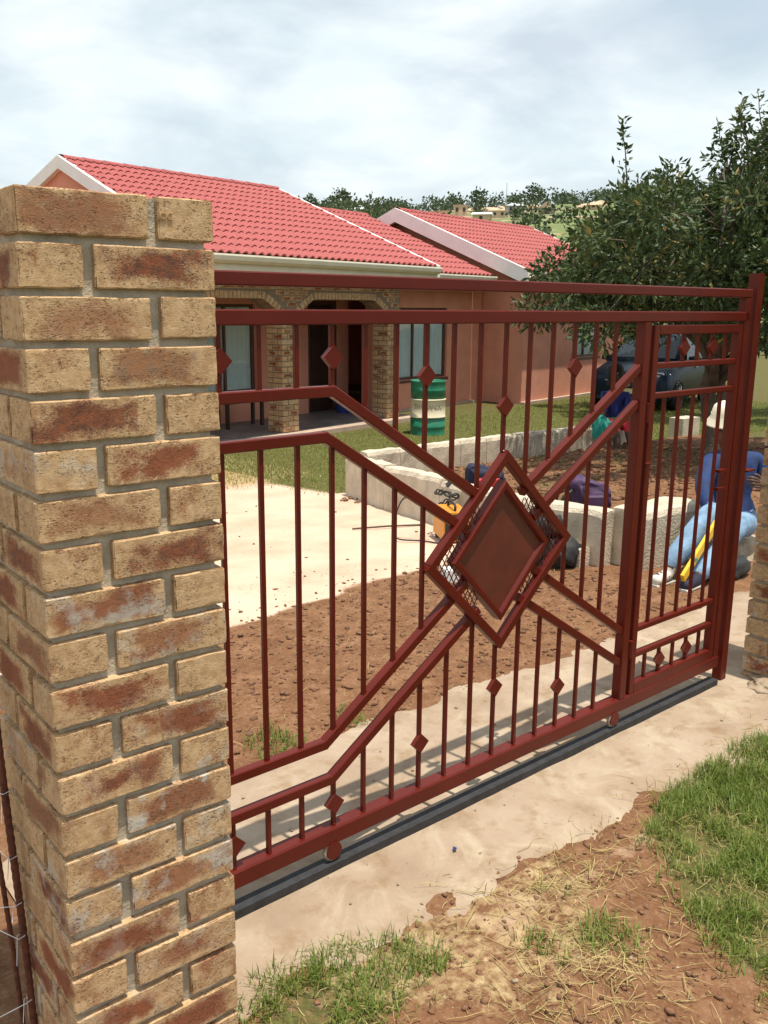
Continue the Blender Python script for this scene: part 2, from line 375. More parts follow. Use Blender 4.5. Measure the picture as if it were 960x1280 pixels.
# far terrain: hillside rising behind the house, one sheet to the horizon
AZ_K = np.array([-180, -60, 0, 16, 32, 40, 44, 49, 52, 60, 80, 110, 140, 180]); EL_K = np.array([.6, 1.2, 4.2, 5.0, 5.45, 5.55, 5.75, 5.95, 6.0, 6.1, 5.5, 3, 1.2, .6])
def hill_z(x, y):
    dx, dy = np.asarray(x, float)-CAM.x, np.asarray(y, float)-CAM.y
    r = np.hypot(dx, dy); az = np.degrees(np.arctan2(dx, dy)); el = np.interp(az, AZ_K, EL_K)
    H = 420*np.tan(np.radians(el))+2.2
    t = np.clip((r-45)/375, 0, 2.2); s = np.where(t < 1, t, 1+.12*(t-1))
    return -.95+H*s+2.2*sst(60, 140, r)*(fbm(x/38, y/38, 70)-.47)*2
rr = np.concatenate([np.linspace(30, 140, 34), np.linspace(145, 420, 56), np.linspace(430, 1500, 14)]); aa = np.radians(np.linspace(-180, 180, 361))
RR, AA = np.meshgrid(rr, aa); HX = CAM.x+RR*np.sin(AA); HY = CAM.y+RR*np.cos(AA); HZ = hill_z(HX, HY)
n1_, n2_ = len(rr), len(aa); idx = np.arange(n1_*n2_).reshape(n2_, n1_)
F = np.stack([idx[:-1, :-1].ravel(), idx[:-1, 1:].ravel(), idx[1:, 1:].ravel(), idx[1:, :-1].ravel()], 1)
def hill_mat():
    t = NT('hillside'); a = t.noise(.03, 6, .65); b = t.noise(.16, 5, .7)
    g = t.ramp(b, [(.3, (.075, .105, .035)), (.55, (.13, .165, .05)), (.8, (.19, .20, .075))])
    k = t.ramp(t.math('ADD', t.math('MULTIPLY', a, .75), t.math('MULTIPLY', b, .3)), [(.545, (0, 0, 0)), (.60, (1, 1, 1))])
    t.col(t.mix(k, g, (.36, .25, .16))); t.rough(.95); return t.m
tag(mesh_obj('hill', fast_mesh('hill', np.stack([HX.ravel(), HY.ravel(), HZ.ravel()], 1), F, True), hill_mat()), kind='structure')
def hpos(az, r):
    x = CAM.x+r*math.sin(R(az)); y = CAM.y+r*math.cos(R(az)); return Vector((x, y, float(hill_z(np.array([x]), np.array([y]))[0])))

# ------------------------------------------------------------------ bricks and pillars
def brick_mesh(name, sx_, sy_, sz_, seed, hi=True):
    bm = bmesh.new()
    if not hi:
        bmesh.ops.create_cube(bm, size=1)
        for v in bm.verts: v.co = Vector((v.co.x*sx_, v.co.y*sy_, v.co.z*sz_))
        bmesh.ops.bevel(bm, geom=bm.edges[:], offset=.006, segments=1, affect='EDGES')
    else:
        from mathutils import noise as mn
        def cuts(L_, n): return [-L_/2, -L_/2+.0022, -L_/2+.008]+[-L_/2+.008+(L_-.016)*i/n for i in range(1, n)]+[L_/2-.008, L_/2-.0022, L_/2]
        cx_, cy_, cz_ = cuts(sx_, 13), cuts(sy_, 6), cuts(sz_, 5); nx_, ny_, nz_ = len(cx_)-1, len(cy_)-1, len(cz_)-1
        verts = {}; o = Vector((seed*13.1, seed*7.7, seed*3.3)); hs = (sx_/2, sy_/2, sz_/2)
        def V(i, j, k):
            if (i, j, k) in verts: return verts[i, j, k]
            c = Vector((cx_[i], cy_[j], cz_[k])); near = [hs[a]-abs(c[a]) < .0001 for a in range(3)]
            if sum(near) >= 2:                      # arris: slightly worn, chipped in places
                chip = .0011+max(0, mn.noise(c*70+o*2)-.05)*.0075+max(0, mn.noise(c*25+o))*.003
                for a in range(3):
                    if near[a]: c[a] -= math.copysign(chip*.75, c[a])
            e = mn.noise_vector(c*38+o)*.0012+mn.noise_vector(c*140+o)*.0006
            verts[i, j, k] = bm.verts.new(c+e); return verts[i, j, k]
        for i in range(nx_):
            for j in range(ny_):
                for k, fl in ((0, 1), (nz_, 0)):
                    q = [V(i, j, k), V(i+1, j, k), V(i+1, j+1, k), V(i, j+1, k)]; bm.faces.new(q[::-1] if fl else q)
        for i in range(nx_):
            for k in range(nz_):
                for j, fl in ((0, 0), (ny_, 1)):
                    q = [V(i, j, k), V(i+1, j, k), V(i+1, j, k+1), V(i, j, k+1)]; bm.faces.new(q[::-1] if fl else q)
        for j in range(ny_):
            for k in range(nz_):
                for i, fl in ((0, 1), (nx_, 0)):
                    q = [V(i, j, k), V(i, j+1, k), V(i, j+1, k+1), V(i, j, k+1)]; bm.faces.new(q[::-1] if fl else q)
        for f in bm.faces: f.smooth = True
    me = bpy.data.meshes.new(name); bm.to_mesh(me); bm.free(); me.materials.append(M['brick'])
    if hi: me.set_sharp_from_angle(angle=R(32))
    return me
BL, BW, BH, PITCH = .222, .106, .0715, .085
BR_HI = [brick_mesh('brick', BL, BW, BH, s+1) for s in range(6)]
BR_LO = brick_mesh('brick_small', BL, BW, BH, 1, False)
PW = .347
def brick(parent, p, rz, colr, hi=True, jit=.0015, rx=0):
    o = mesh_obj('brick', random.choice(BR_HI) if hi else BR_LO, None, parent)
    o.location = (p[0]+random.uniform(-jit, jit), p[1]+random.uniform(-jit, jit), p[2]+random.uniform(-jit, jit))
    o.rotation_euler = (rx+random.gauss(0, .006) if hi else rx, random.gauss(0, .004) if hi else 0, rz+(math.pi if random.random() < .5 else 0)+(random.gauss(0, .006) if hi else 0)); o.color = (*colr, 1); return o
def course(parent, z, odd, front=None, hi=True, off=(0, 0)):
    ox, oy = off; e = .001
    def c():
        red = random.random(); return (random.choice((0, .35, .8, 1, 1)), random.uniform(0, .9), random.choice((0, 0, 0, .6)))
    f = front if front is not None else c()
    pl = [(BL/2, BW/2, 0), (PW-BW/2, BL/2, 1), (PW-BL/2, PW-BW/2, 0), (BW/2, PW-BL/2, 1)] if odd else \
         [(PW-BL/2, BW/2, 0), (BW/2, BL/2, 1), (BL/2, PW-BW/2, 0), (PW-BW/2, PW-BL/2, 1)]
    for i, (x, y, q) in enumerate(pl):
        brick(parent, (ox+x, oy+y, z), q*math.pi/2, f if i == 0 else c(), hi)
def mortar_core(parent, z0, z1, inset=.0135, off=(0, 0), name='mortar', n=True):
    b = MB(); ox, oy = off; i = inset
    b.box(ox+i, ox+PW-i, oy+i, oy+PW-i, z0, z1); return b.build(name, M['mortar'], parent)
FRONT = [(.75, .55, 0), (1, .85, 0), (.6, .25, 0), (.7, 1, 0), (1, .8, 0), (1, .08, 0), (.65, .2, 0), (1, .7, 0), (.9, .35, .6), (.75, .1, .5),
         (1, .12, .15), (1, .2, .25), (1, .55, .1), (.85, .5, .9), (.7, .1, .7), (.8, .1, .8), (1, .25, .2), (.85, .3, .3), (1, .2, .2), (1, .3, 0), (.8, .2, 0)]
TOP = 1.775
def pillar(name, label, loc, rz, fr=None):
    t = empty(name, loc, rz); tag(t, label, 'pillar')
    for i in range(22):
        z = TOP-BH/2-i*PITCH
        course(t, z, i % 2 == 0, fr[i] if fr and i < len(fr) else None)
    mortar_core(t, -.10, TOP-.006); return t
lp = pillar('brick_pillar', 'tall buff face-brick gate pillar with rusty rebar standing beside it', (0, 0, 0), 0, FRONT)
rp = pillar('brick_pillar', 'buff face-brick gate pillar beside the latch post and seated man', (3.225, .125, 0), R(1.8))
# maker's stamp pressed in one header of the left pillar
def text_mesh(name, s, size, depth, mat, parent, loc, rot, bevel=0):
    cu = bpy.data.curves.new(name, 'FONT'); cu.body = s; cu.size = size; cu.extrude = depth; cu.align_x = 'CENTER'; cu.align_y = 'CENTER'
    tmp = bpy.data.objects.new('tmp', cu); col.objects.link(tmp); dg = bpy.context.evaluated_depsgraph_get()
    me = bpy.data.meshes.new_from_object(tmp.evaluated_get(dg)); bpy.data.objects.remove(tmp); bpy.data.curves.remove(cu)
    me.name = name; return mesh_obj(name, me, mat, parent, loc, rot)
M['stamp'] = simple('brick_stamp', (.44, .275, .13), .9, .1, 40)
text_mesh('stamp', 'OCSE', .018, .0008, M['stamp'], lp, (.078, -.0006, TOP-5*PITCH-BH/2-.003), (math.pi/2, 0, 0))
text_mesh('stamp', 'OC', .016, .0008, M['stamp'], lp, (.256, -.0006, TOP-BH/2+.002), (math.pi/2, 0, 0))
# spilled footing at the right pillar
def lump(name, mat, rad, seed, sub=3, amp=.25, freq=3, parent=None, loc=(0, 0, 0), squash=(1, 1, 1)):
    from mathutils import noise as mn
    bm = bmesh.new(); bmesh.ops.create_icosphere(bm, subdivisions=sub, radius=1)
    for v in bm.verts:
        n = v.co.normalized(); k = 1+amp*mn.noise(n*freq+Vector((seed, seed*2, 0)))+amp*.4*mn.noise(n*freq*3+Vector((seed, 0, 0)))
        v.co = Vector((n.x*rad*squash[0], n.y*rad*squash[1], n.z*rad*squash[2]))*k
    me = bpy.data.meshes.new(name); bm.to_mesh(me); bm.free()
    for p in me.polygons: p.use_smooth = True
    return mesh_obj(name, me, mat, parent, loc)
tag(lump('mortar_spill', M['conc'], .17, 3, 4, .3, 4, None, (3.27, .30, -.03), (1, .9, .22)), 'crumbling lump of spilled mortar at the foot of the far pillar', 'mortar lump')

# ------------------------------------------------------------------ sliding gate
PHI = .0312
gate = empty('sliding_gate', (0, .4-.3*math.tan(PHI), 0), PHI)
tag(gate, 'dark red steel sliding gate with diamond panel and wicket door', 'gate')
GM = M['gate']
def gp(name, b, parent=gate, mat=None, smooth=False): return b.build(name, mat or GM, parent, smooth)
YB = .02        # tube centre depth behind the gate's front plane
def gbeam(p, q, w=.032, d=.032, y=YB, ch=.0035): return MB().beam((p[0], y, p[1]), (q[0], y, q[1]), w, d, (0, 1, 0), ch)
XL = .08
gp('top_rail', gbeam((XL, 1.6545), (3.032, 1.6545), .034, .036))
gp('upper_rail', gbeam((XL, 1.564), (3.032, 1.564), .038, .036))
gp('bottom_rail', gbeam((XL, .0785), (3.032, .0785), .055, .05, .025, .005))
gp('stile', gbeam((XL+.02, .1065), (XL+.02, 1.545), .04, .036)); gp('stile', gbeam((2.32, .1065), (2.32, 1.545), .042, .04)); gp('stile', gbeam((3.012, .1065), (3.012, 1.637), .036, .036))
CX, CZ = 1.597, .823
def diag(name, pts, w=.029):
    b = MB()
    for i in range(len(pts)-1):
        p, q = Vector((pts[i][0], 0, pts[i][1])), Vector((pts[i+1][0], 0, pts[i+1][1])); t = (q-p).normalized()
        e = t*(.006)
        b.beam(p+Vector((0, YB, 0))-(e if i else Vector()), q+Vector((0, YB, 0))+(e if i < len(pts)-2 else Vector()), w, .028 if i % 2 == 0 else .0284, (0, 1, 0), .003)
    return gp(name, b)
# braces: each runs to the inner panel
diag('brace', [(XL+.04, 1.374), (.918, 1.374), (1.50, 1.012)]); diag('brace', [(XL+.04, 1.254), (.892, 1.254), (1.44, .915)])
diag('brace', [(XL+.04, .373), (.885, .373), (1.44, .745)]); diag('brace', [(XL+.04, .257), (.909, .257), (1.50, .645)])
diag('brace', [(2.299, 1.385), (1.69, 1.005)]); diag('brace', [(2.299, 1.256), (1.75, .912)])
diag('brace', [(2.299, .385), (1.75, .742)]); diag('brace', [(2.299, .258), (1.69, .648)])
# outer diamond frame, proud of the braces
dw, dh = .322, .312
D = [(CX, CZ+dh), (CX+dw, CZ), (CX, CZ-dh), (CX-dw, CZ)]
b = MB()
for i in range(4):
    p, q = D[i], D[(i+1) % 4]; t = Vector((q[0]-p[0], 0, q[1]-p[1])).normalized()*(.013 if i % 2 == 0 else -.006)
    b.beam((p[0]-t.x, .012, p[1]-t.z), (q[0]+t.x, .012, q[1]+t.z), .030, .030+.0004*(i % 2), (0, 1, 0), .003)
gp('diamond_frame', b)
# inner tray panel: rim with sloped lip and sunken plate
hw, hh = .226, .234
def dia(s, y): return [(CX, y, CZ+hh*s), (CX+hw*s, y, CZ), (CX, y, CZ-hh*s), (CX-hw*s, y, CZ)]
b = MB(); rings = [dia(1, .036), dia(1.0, .002), dia(.985, -.001), dia(.895, -.001), dia(.88, .001), dia(.84, .013)]
vs_ = [p for r_ in rings for p in r_]
b.add(vs_, [(i*4+k, i*4+(k+1) % 4, (i+1)*4+(k+1) % 4, (i+1)*4+k) for i in range(5) for k in range(4)]+[(3, 2, 1, 0)])
cp = gp('center_panel', b)
b = MB(); ins = dia(.843, .0118); b.add(ins, [(0, 1, 2, 3)]); b.add(dia(.843, .016), [(3, 2, 1, 0)]); gp('sunken_plate', b, cp, M['panel'])
# expanded-metal screens in the side corners
for sgn in (-1, 1):
    b = MB(); n = 11; inner, outer = .236, .315
    a0 = Vector((CX+sgn*dw*.97, 0, CZ)); 
    for k in range(-14, 15):
        for dirn in (1, -1):
            # strand z = CZ + dirn*1.6*(x-CX) + k*.034, clipped between inner and outer diamonds on this side
            pts = []
            for j in range(61):
                x = CX+sgn*(.10+.23*j/60); z = CZ+dirn*1.7*(x-CX-sgn*.27)+k*.036
                so = abs(x-CX)/dw+abs(z-CZ)/dh; si = abs(x-CX)/hw+abs(z-CZ)/hh
                if so < .98 and si > 1.0 and abs(z-CZ) < .165: pts.append((x, z))
            if len(pts) > 2: b.beam((pts[0][0], .018+.002*dirn, pts[0][1]), (pts[-1][0], .018+.002*dirn, pts[-1][1]), .0035, .002, (0, 1, 0), .0005)
    gp('mesh_screen', b)['kind'] = 'stuff'
# vertical bars: spaced .1125 about the centre line, cut by the rails and braces
def seg(pts, x):
    for (x0, z0), (x1, z1) in zip(pts, pts[1:]):
        if min(x0, x1) <= x <= max(x0, x1): return z0+(z1-z0)*(x-x0)/(x1-x0)
UT = [(0, 1.385), (.918, 1.385), (CX, CZ+dh+.012)]; UTR = [(CX, CZ+dh+.012), (1.80, 1.068), (2.33, 1.40)]
def upper_low(x):
    if x < .918: return 1.385
    a = 1.385-(x-.918)*.622; dz = CZ+dh*(1-abs(x-CX)/dw)+.018
    if x < CX: return max(a, dz if abs(x-CX) < dw else -9)
    a = 1.398-(2.299-x)*.624; return max(a, dz if abs(x-CX) < dw else -9)
def mid_top(x):
    if x < .892: return 1.245
    if x < CX: return 1.245-(x-.892)*.618
    return 1.245-(2.299-x)*.627
def mid_bot(x):
    if x < .885: return .384
    if x < CX: return .384+(x-.885)*.67
    return .397+(2.299-x)*.65
def low_top(x):
    if x < .909: return .247
    dz = CZ-dh*(1-abs(x-CX)/dw)-.014
    a = .247+(x-.909)*.657 if x < CX else .247+(2.299-x)*.64
    return min(a, dz) if abs(x-CX) < dw else a
welds = MB()
bw = .0125
def weld(x, z, y=YB):
    r_ = .0026
    welds.add([(x-r_*1.6, y-.006, z), (x+r_*1.6, y-.006, z), (x, y-.006-r_*1.4, z), (x, y-.006, z+r_), (x, y-.006, z-r_)], [(0, 2, 3), (2, 1, 3), (0, 4, 2), (2, 4, 1)])
plate = MB(); s_ = .0325; hd = .008
plate.add([(0, -hd, s_), (s_, -hd, 0), (0, -hd, -s_), (-s_, -hd, 0), (0, hd, s_), (s_, hd, 0), (0, hd, -s_), (-s_, hd, 0)], [(3, 2, 1, 0), (4, 5, 6, 7), (0, 1, 5, 4), (1, 2, 6, 5), (2, 3, 7, 6), (3, 0, 4, 7)])
plate_me = plate.mesh('diamond_ornament'); plate_me.materials.append(GM)
def ornament(parent, x, z, y=YB-.004): return mesh_obj('diamond_ornament', plate_me, None, parent, (x, y, z), (0, random.gauss(0, .03), 0))
for k in range(-13, 6):
    x = CX-.004+k*.1125
    if x < XL+.06: continue
    zl = upper_low(x)
    gp('bar', MB().beam((x, YB, zl), (x, YB, 1.546), bw, bw, (0, 1, 0), .001)); weld(x, zl+.002)
    mt, mbz = mid_top(x), mid_bot(x)
    if (x < CX-.30 or x > CX+.30) and mt-mbz > .06:
        gp('bar', MB().beam((x, YB, mbz), (x, YB, mt), bw, bw, (0, 1, 0), .001)); weld(x, mbz+.002)
    lt = low_top(x)
    gp('bar', MB().beam((x, YB, .105), (x, YB, lt), bw, bw, (0, 1, 0), .001)); weld(x, .109)
    if k % 3 == 0:
        ornament(gate, x, {0: 1.292, -3: 1.40, 3: 1.40}.get(k, 1.462)); ornament(gate, x, {0: .352, -3: .258, 3: .262}.get(k, .176))
welds_o = gp('weld_beads', welds, smooth=False); welds_o['kind'] = 'stuff'
# wicket door in the gate
dl, dr, db, dt = 2.383, 2.972, .125, 1.517
def dbeam(p, q, w=.030, d=.030): return MB().beam((p[0], YB, p[1]), (q[0], YB, q[1]), w, d, (0, 1, 0), .003)
b = MB(); b.beam((dl, YB, db-.016), (dl, YB, dt+.016), .032, .034, (0, 1, 0), .003); b.beam((dr, YB, db-.016), (dr, YB, dt+.016), .032, .034, (0, 1, 0), .003)
b.beam((dl+.016, YB, db), (dr-.016, YB, db), .046, .0335, (0, 1, 0), .003); b.beam((dl+.016, YB, dt), (dr-.016, YB, dt), .034, .0335, (0, 1, 0), .003)
door = gp('wicket_door', b)
for z in (1.388, 1.278, .370, .263): gp('door_rail', dbeam((dl+.016, z), (dr-.016, z), .022, .026), door)
for i, x in enumerate((2.483, 2.583, 2.683, 2.783, 2.883)):
    gp('bar', MB().beam((x, YB, .381), (x, YB, 1.267), bw, bw, (0, 1, 0), .001), door)
    gp('bar', MB().beam((x, YB, .148), (x, YB, .252), bw, bw, (0, 1, 0), .001), door)
    gp('bar', MB().beam((x, YB, 1.399), (x, YB, 1.50), bw, bw, (0, 1, 0), .001), door)
    if i in (1, 3): ornament(door, x, .20); ornament(door, x, 1.45)
for z in (.30, 1.22): gp('hinge', MB().tube([(2.354, YB-.018, z-.035), (2.354, YB-.018, z+.035)], .010, 10), door)
gp('latch_bolt', MB().tube([(2.356, YB-.02, 1.03), (2.38, YB-.024, 1.03)], .006, 8), door)
for z in (.935, .86): gp('latch_tab', MB().box(2.90, 2.957, YB-.022, YB+.0, z, z+.012), door)
# rollers
for x in (.905, 2.275):
    b = MB(); b.add([(x+.027*math.cos(6.28319*k/20), yy, .034+.027*math.sin(6.28319*k/20)) for yy in (-.004, -.0005) for k in range(20)], [(k, (k+1) % 20, 20+(k+1) % 20, 20+k) for k in range(20)]+[tuple(range(19, -1, -1)), tuple(range(20, 40))]); br = gp('wheel_bracket', b)
    w = MB(); n = 22
    for yy, r_ in ((-.0105, .030), (-.007, .033), (.0, .033), (.004, .027)): w.add([(x+r_*math.cos(6.28319*k/n), yy+.012, .0315+r_*math.sin(6.28319*k/n)) for k in range(n)], [])
    w.f += [(i*n+k, i*n+(k+1) % n, (i+1)*n+(k+1) % n, (i+1)*n+k) for i in range(3) for k in range(n)]+[tuple(range(n-1, -1, -1)), tuple(3*n+k for k in range(n))]
    gp('wheel', w, gate, M['stone'])
tag(MB().box(XL, 3.02, -.022, .022, -.030, -.0005).build('gate_track', M['track'], None, loc=(0, .4-.3*math.tan(PHI)+.008, 0), rot=(0, 0, PHI)), 'thin dark steel track lying on the concrete under the gate', 'track')
pm = MB(); pm.beam((3.095, YB+.004, -.06), (3.095, YB+.004, 1.735), .046, .046, (0, 1, 0), .004)
post = pm.build('latch_post', GM, None, loc=gate.location, rot=(0, 0, PHI)); tag(post, 'dark red square steel latch post that the gate closes against', 'post')
MB().box(3.119, 3.185, -.006, .03, .915, .922).build('catch_plate', GM, post)

# rusty reinforcing bars and tie wire left of the pillar
def rebar(p, q, r_, label):
    p, q = Vector(p), Vector(q); L_ = (q-p).length; n = int(L_/.011)
    pts = [p.lerp(q, i/n)+Vector((.006*math.sin(i*.05), .004*math.cos(i*.04), 0)) for i in range(n+1)]
    o = MB().tube(pts, [r_*(1.12 if i % 2 else .96) for i in range(n+1)], 8).build('rebar', M['rust'], None, True)
    tag(o, label, 'rebar', 'rebar beside the pillar'); return o
rebar((-.011, .268, -.25), (-.026, .275, 1.05), .0075, 'thick rusty ribbed steel bar hugging the tall pillar')
rebar((-.014, .325, -.25), (-.040, .335, .62), .0052, 'thinner rusty steel bar behind the one hugging the pillar')
for i, z in enumerate((.80, .62, .47, .36, .28, .12)):
    x, y = -.014-.012*z, .270
    pts = [(x-.05+random.uniform(-.02, .02), y+random.uniform(.0, .06), z+random.uniform(-.03, .03)), (x-.009, y-.010, z), (x+.004, y-.011, z+.004), (x+.010, y+.004, z), (x-.006, y+.011, z-.004), (x-.02, y-.02, z-.02-.05*random.random())]
    tag(MB().tube(pts, .0009, 5).build('tie_wire', M['wire']), 'thin silver binding wire twisted round the rusty rebar', 'wire', 'tie wires on the rebar')

# ------------------------------------------------------------------ house
HANG = R(12.5); ZF = -.37; ZG = -.46
house = empty('house', (5.95, 10.07, 0), HANG)
tag(house, 'salmon pink bungalow with red tiled roof and face-brick porch columns', 'house')
def hp(name, b, mat, parent=house, smooth=False): return b.build(name, mat, parent, smooth)
def wall_open(u0, u1, z0, z1, v0, v1, ops):
    b = MB(); us = sorted({u0, u1, *[o[0] for o in ops], *[o[1] for o in ops]})
    for a, c in zip(us, us[1:]):
        zs = [(z0, z1)]
        for o in ops:
            if o[0] <= a+1e-6 and o[1] >= c-1e-6:
                new = []
                for p, q in zs:
                    if o[2] > p: new.append((p, min(q, o[2])))
                    if o[3] < q: new.append((max(p, o[3]), q))
                zs = new
        for p, q in zs:
            if q-p > 1e-4: b.box(a, c, v0, v1, p, q)
    return b
def window(u0, u1, z0, z1, v, mull=1, curtain=True, transom=None):
    b = MB(); w = .05
    b.box(u0, u1, v-.01, v+.05, z0, z0+w); b.box(u0, u1, v-.01, v+.05, z1-w, z1); b.box(u0, u0+w, v-.009, v+.049, z0+w, z1-w); b.box(u1-w, u1, v-.009, v+.049, z0+w, z1-w)
    for k in range(mull):
        um = u0+(u1-u0)*(k+1)/(mull+1); b.box(um-.018, um+.018, v-.005, v+.045, z0+w, z1-w)
    if transom: b.box(u0+w, u1-w, v-.004, v+.044, transom-.015, transom+.015)
    f = hp('window', b, M['frame'])
    hp('pane', MB().box(u0+w, u1-w, v+.02, v+.026, z0+w, z1-w), M['glass'], f)
    hp('sill', MB().box(u0-.06, u1+.06, v-.07, v-.012, z0-.06, z0-.005), M['frame'], f)
    if curtain:
        n = 60; c = MB(); pts = [(u0+.02+(u1-u0-.04)*i/n, v+.055+.016*math.sin(i*1.25)+.006*math.sin(i*.5)) for i in range(n+1)]
        c.add([(x, y, z0+.02) for x, y in pts]+[(x, y, z1-.02) for x, y in pts], [(i, i+1, n+2+i, n+1+i) for i in range(n)]); hp('curtain', c, M['curtain'], f, True)
    return f
# porch slab, floor, steps
hp('porch_slab', MB().box(-4.2, 4.62, 0, 1.9, ZG-.15, ZF-.012), M['slab'])
fl = hp('porch_floor', MB().box(-4.18, 4.60, .22, 1.9, ZF-.012, ZF), M['floor'])
# porch back wall with windows and door; then the stepped front walls
bwv = 1.75
hp('wall', wall_open(-4.2, 4.62, ZF, 2.2, bwv, bwv+.22, [(.9, 2.2, .12, 1.6), (3.5, 4.3, ZF, 1.68)]), M['pink'])
window(.9, 2.2, .12, 1.6, bwv+.06, 1)
hp('porch_ceiling', MB().box(-4.2, 4.62, .05, 1.75, 2.12, 2.15), M['soffit'])
b = MB(); b.box(3.5, 3.57, bwv+.02, bwv+.16, ZF, 1.68); b.box(4.23, 4.3, bwv+.02, bwv+.16, ZF, 1.68); b.box(3.57, 4.23, bwv+.021, bwv+.159, 1.61, 1.68); df = hp('door_frame', b, M['frame'])
b = MB(); b.box(3.572, 4.228, bwv+.08, bwv+.12, ZF+.005, 1.608)
for z0 in (-.25, .40, 1.02): b.box(3.64, 3.87, bwv+.068, bwv+.079, z0, z0+.5); b.box(3.93, 4.16, bwv+.068, bwv+.079, z0, z0+.5)
hp('door', b, M['door'], df); hp('door_handle', MB().box(4.14, 4.165, bwv+.04, bwv+.079, .60, .66), M['wire'], df)
hp('downpipe', MB().tube([(2.62, bwv-.05, ZF), (2.62, bwv-.05, 2.1)], .045, 10), M['frame'])
W2 = 1.10
hp('wall', MB().box(4.40, 4.62, .50, W2, ZG-.1, 2.2), M['pink'])
hp('wall', wall_open(4.62, 8.30, ZG-.1, 2.22, W2, W2+.22, [(5.35, 7.0, .16, 1.56)]), M['pink']); window(5.35, 7.0, .16, 1.56, W2+.06, 2)
hp('wall', MB().box(8.32, 8.54, .05, W2, ZG-.1, 2.26), M['pink'])
hp('wall', wall_open(8.54, 14.0, ZG-.1, 2.26, .052, .27, [(10.55, 11.95, .45, 1.56)]), M['pink']); window(10.55, 11.95, .45, 1.56, .11, 1)
hp('wall', MB().box(14.0, 14.2, .052, 6.6, ZG-.1, 2.26), M['pink'])
hp('plinth', MB().box(4.62, 8.318, W2-.10, W2-.002, ZG-.1, ZG+.06), M['slab']); hp('plinth', MB().box(8.25, 14.0, -.07, .048, ZG-.1, ZG+.06), M['slab'])
hp('vent_brick', MB().box(7.25, 7.42, W2-.006, W2+.02, 1.9, 1.96), M['frame'])
# face-brick columns and flat arches of the porch
CV = .20; CP = (-1.16, 1.30, 3.90)
def hbrick(parent, p, rot, c=None):
    o = mesh_obj('brick', BR_LO, None, parent, p, rot); o.color = (*(c or (random.choice((.2, .7, 1, 1, 1)), random.uniform(0, .6), random.choice((0, 0, .4)))), 1); return o
for cu in CP:
    i = .008; cm_ = hp('column', MB().box(cu+i, cu+PW-i, CV+i, CV+PW-i, ZF, 1.40), M['hmortar'])
    k = 0; z = ZF+BH/2+.005
    while z < 1.40-BH/2+.01:
        course(cm_, z, k % 2 == 0, None, False, (cu, CV)); z += PITCH; k += 1
ZS, ZT = 1.39, 1.68            # spring and crown of the arch soffit
def arch_pts(a, c):
    w = .42; return [(a, ZS), (a+w*.18, ZS+.10), (a+w*.5, ZT-.10), (a+w*.85, ZT-.012), (a+w*1.1, ZT), (c-w*1.1, ZT), (c-w*.85, ZT-.012), (c-w*.5, ZT-.10), (c-w*.18, ZS+.10), (c, ZS)]
def soffit_z(u, spans):
    for a, c in spans:
        if a < u < c:
            P = arch_pts(a, c); return float(np.interp(u, [p[0] for p in P], [p[1] for p in P]))
    return None
spans = [(CP[0]+PW, CP[1]), (CP[1]+PW, CP[2])]
b = MB(); us = list(np.linspace(CP[0], CP[2]+PW, 170)); i = .009
for a, c in zip(us, us[1:]):
    m = (a+c)/2; z0 = soffit_z(m, spans); z0 = 1.40 if z0 is None else z0
    b.box(a, c, CV+i, CV+PW-i, z0, 2.12)
arc = hp('arch', b, M['hmortar'])
for a, c in spans:               # soldier bricks following the soffit
    P = [Vector((p[0], 0, p[1])) for p in arch_pts(a, c)]; acc = 0; nxt = .04
    for p, q in zip(P, P[1:]):
        L_ = (q-p).length; t = (q-p).normalized(); nrm = Vector((-t.z, 0, t.x))
        while nxt < acc+L_:
            m = p+t*(nxt-acc)+nrm*(.106/2+.004)
            hbrick(arc, (m.x, CV+.111-.002, m.z), (math.atan2(t.z, t.x)*0, -math.atan2(t.z, t.x), 0) if 0 else (math.pi/2, 0, 0))
            o = col.objects[-1] if False else arc.children[-1]
            # brick: height along the soffit, width radial, length through the wall
            o.rotation_mode = 'QUATERNION'; o.rotation_quaternion = Matrix((( 0, nrm.x, t.x), (1, 0, 0), (0, nrm.z, t.z))).to_quaternion()
            nxt += .0815
        acc += L_
z = 1.40+BH/2; k = 0             # spandrel brickwork above the columns and arches
while z < 2.10:
    u = CP[0]+(0 if k % 2 == 0 else -.118)
    while u < CP[2]+PW-.02:
        u0, u1 = max(u, CP[0]), min(u+BL, CP[2]+PW); m = (u0+u1)/2
        s0 = max([soffit_z(q, spans) or -9 for q in (u0, m, u1)])
        if u1-u0 > .2 and z-BH/2 > s0+.115: hbrick(arc, (m, CV+BW/2, z), (0, 0, 0))
        u += BL+.012
    z += PITCH; k += 1
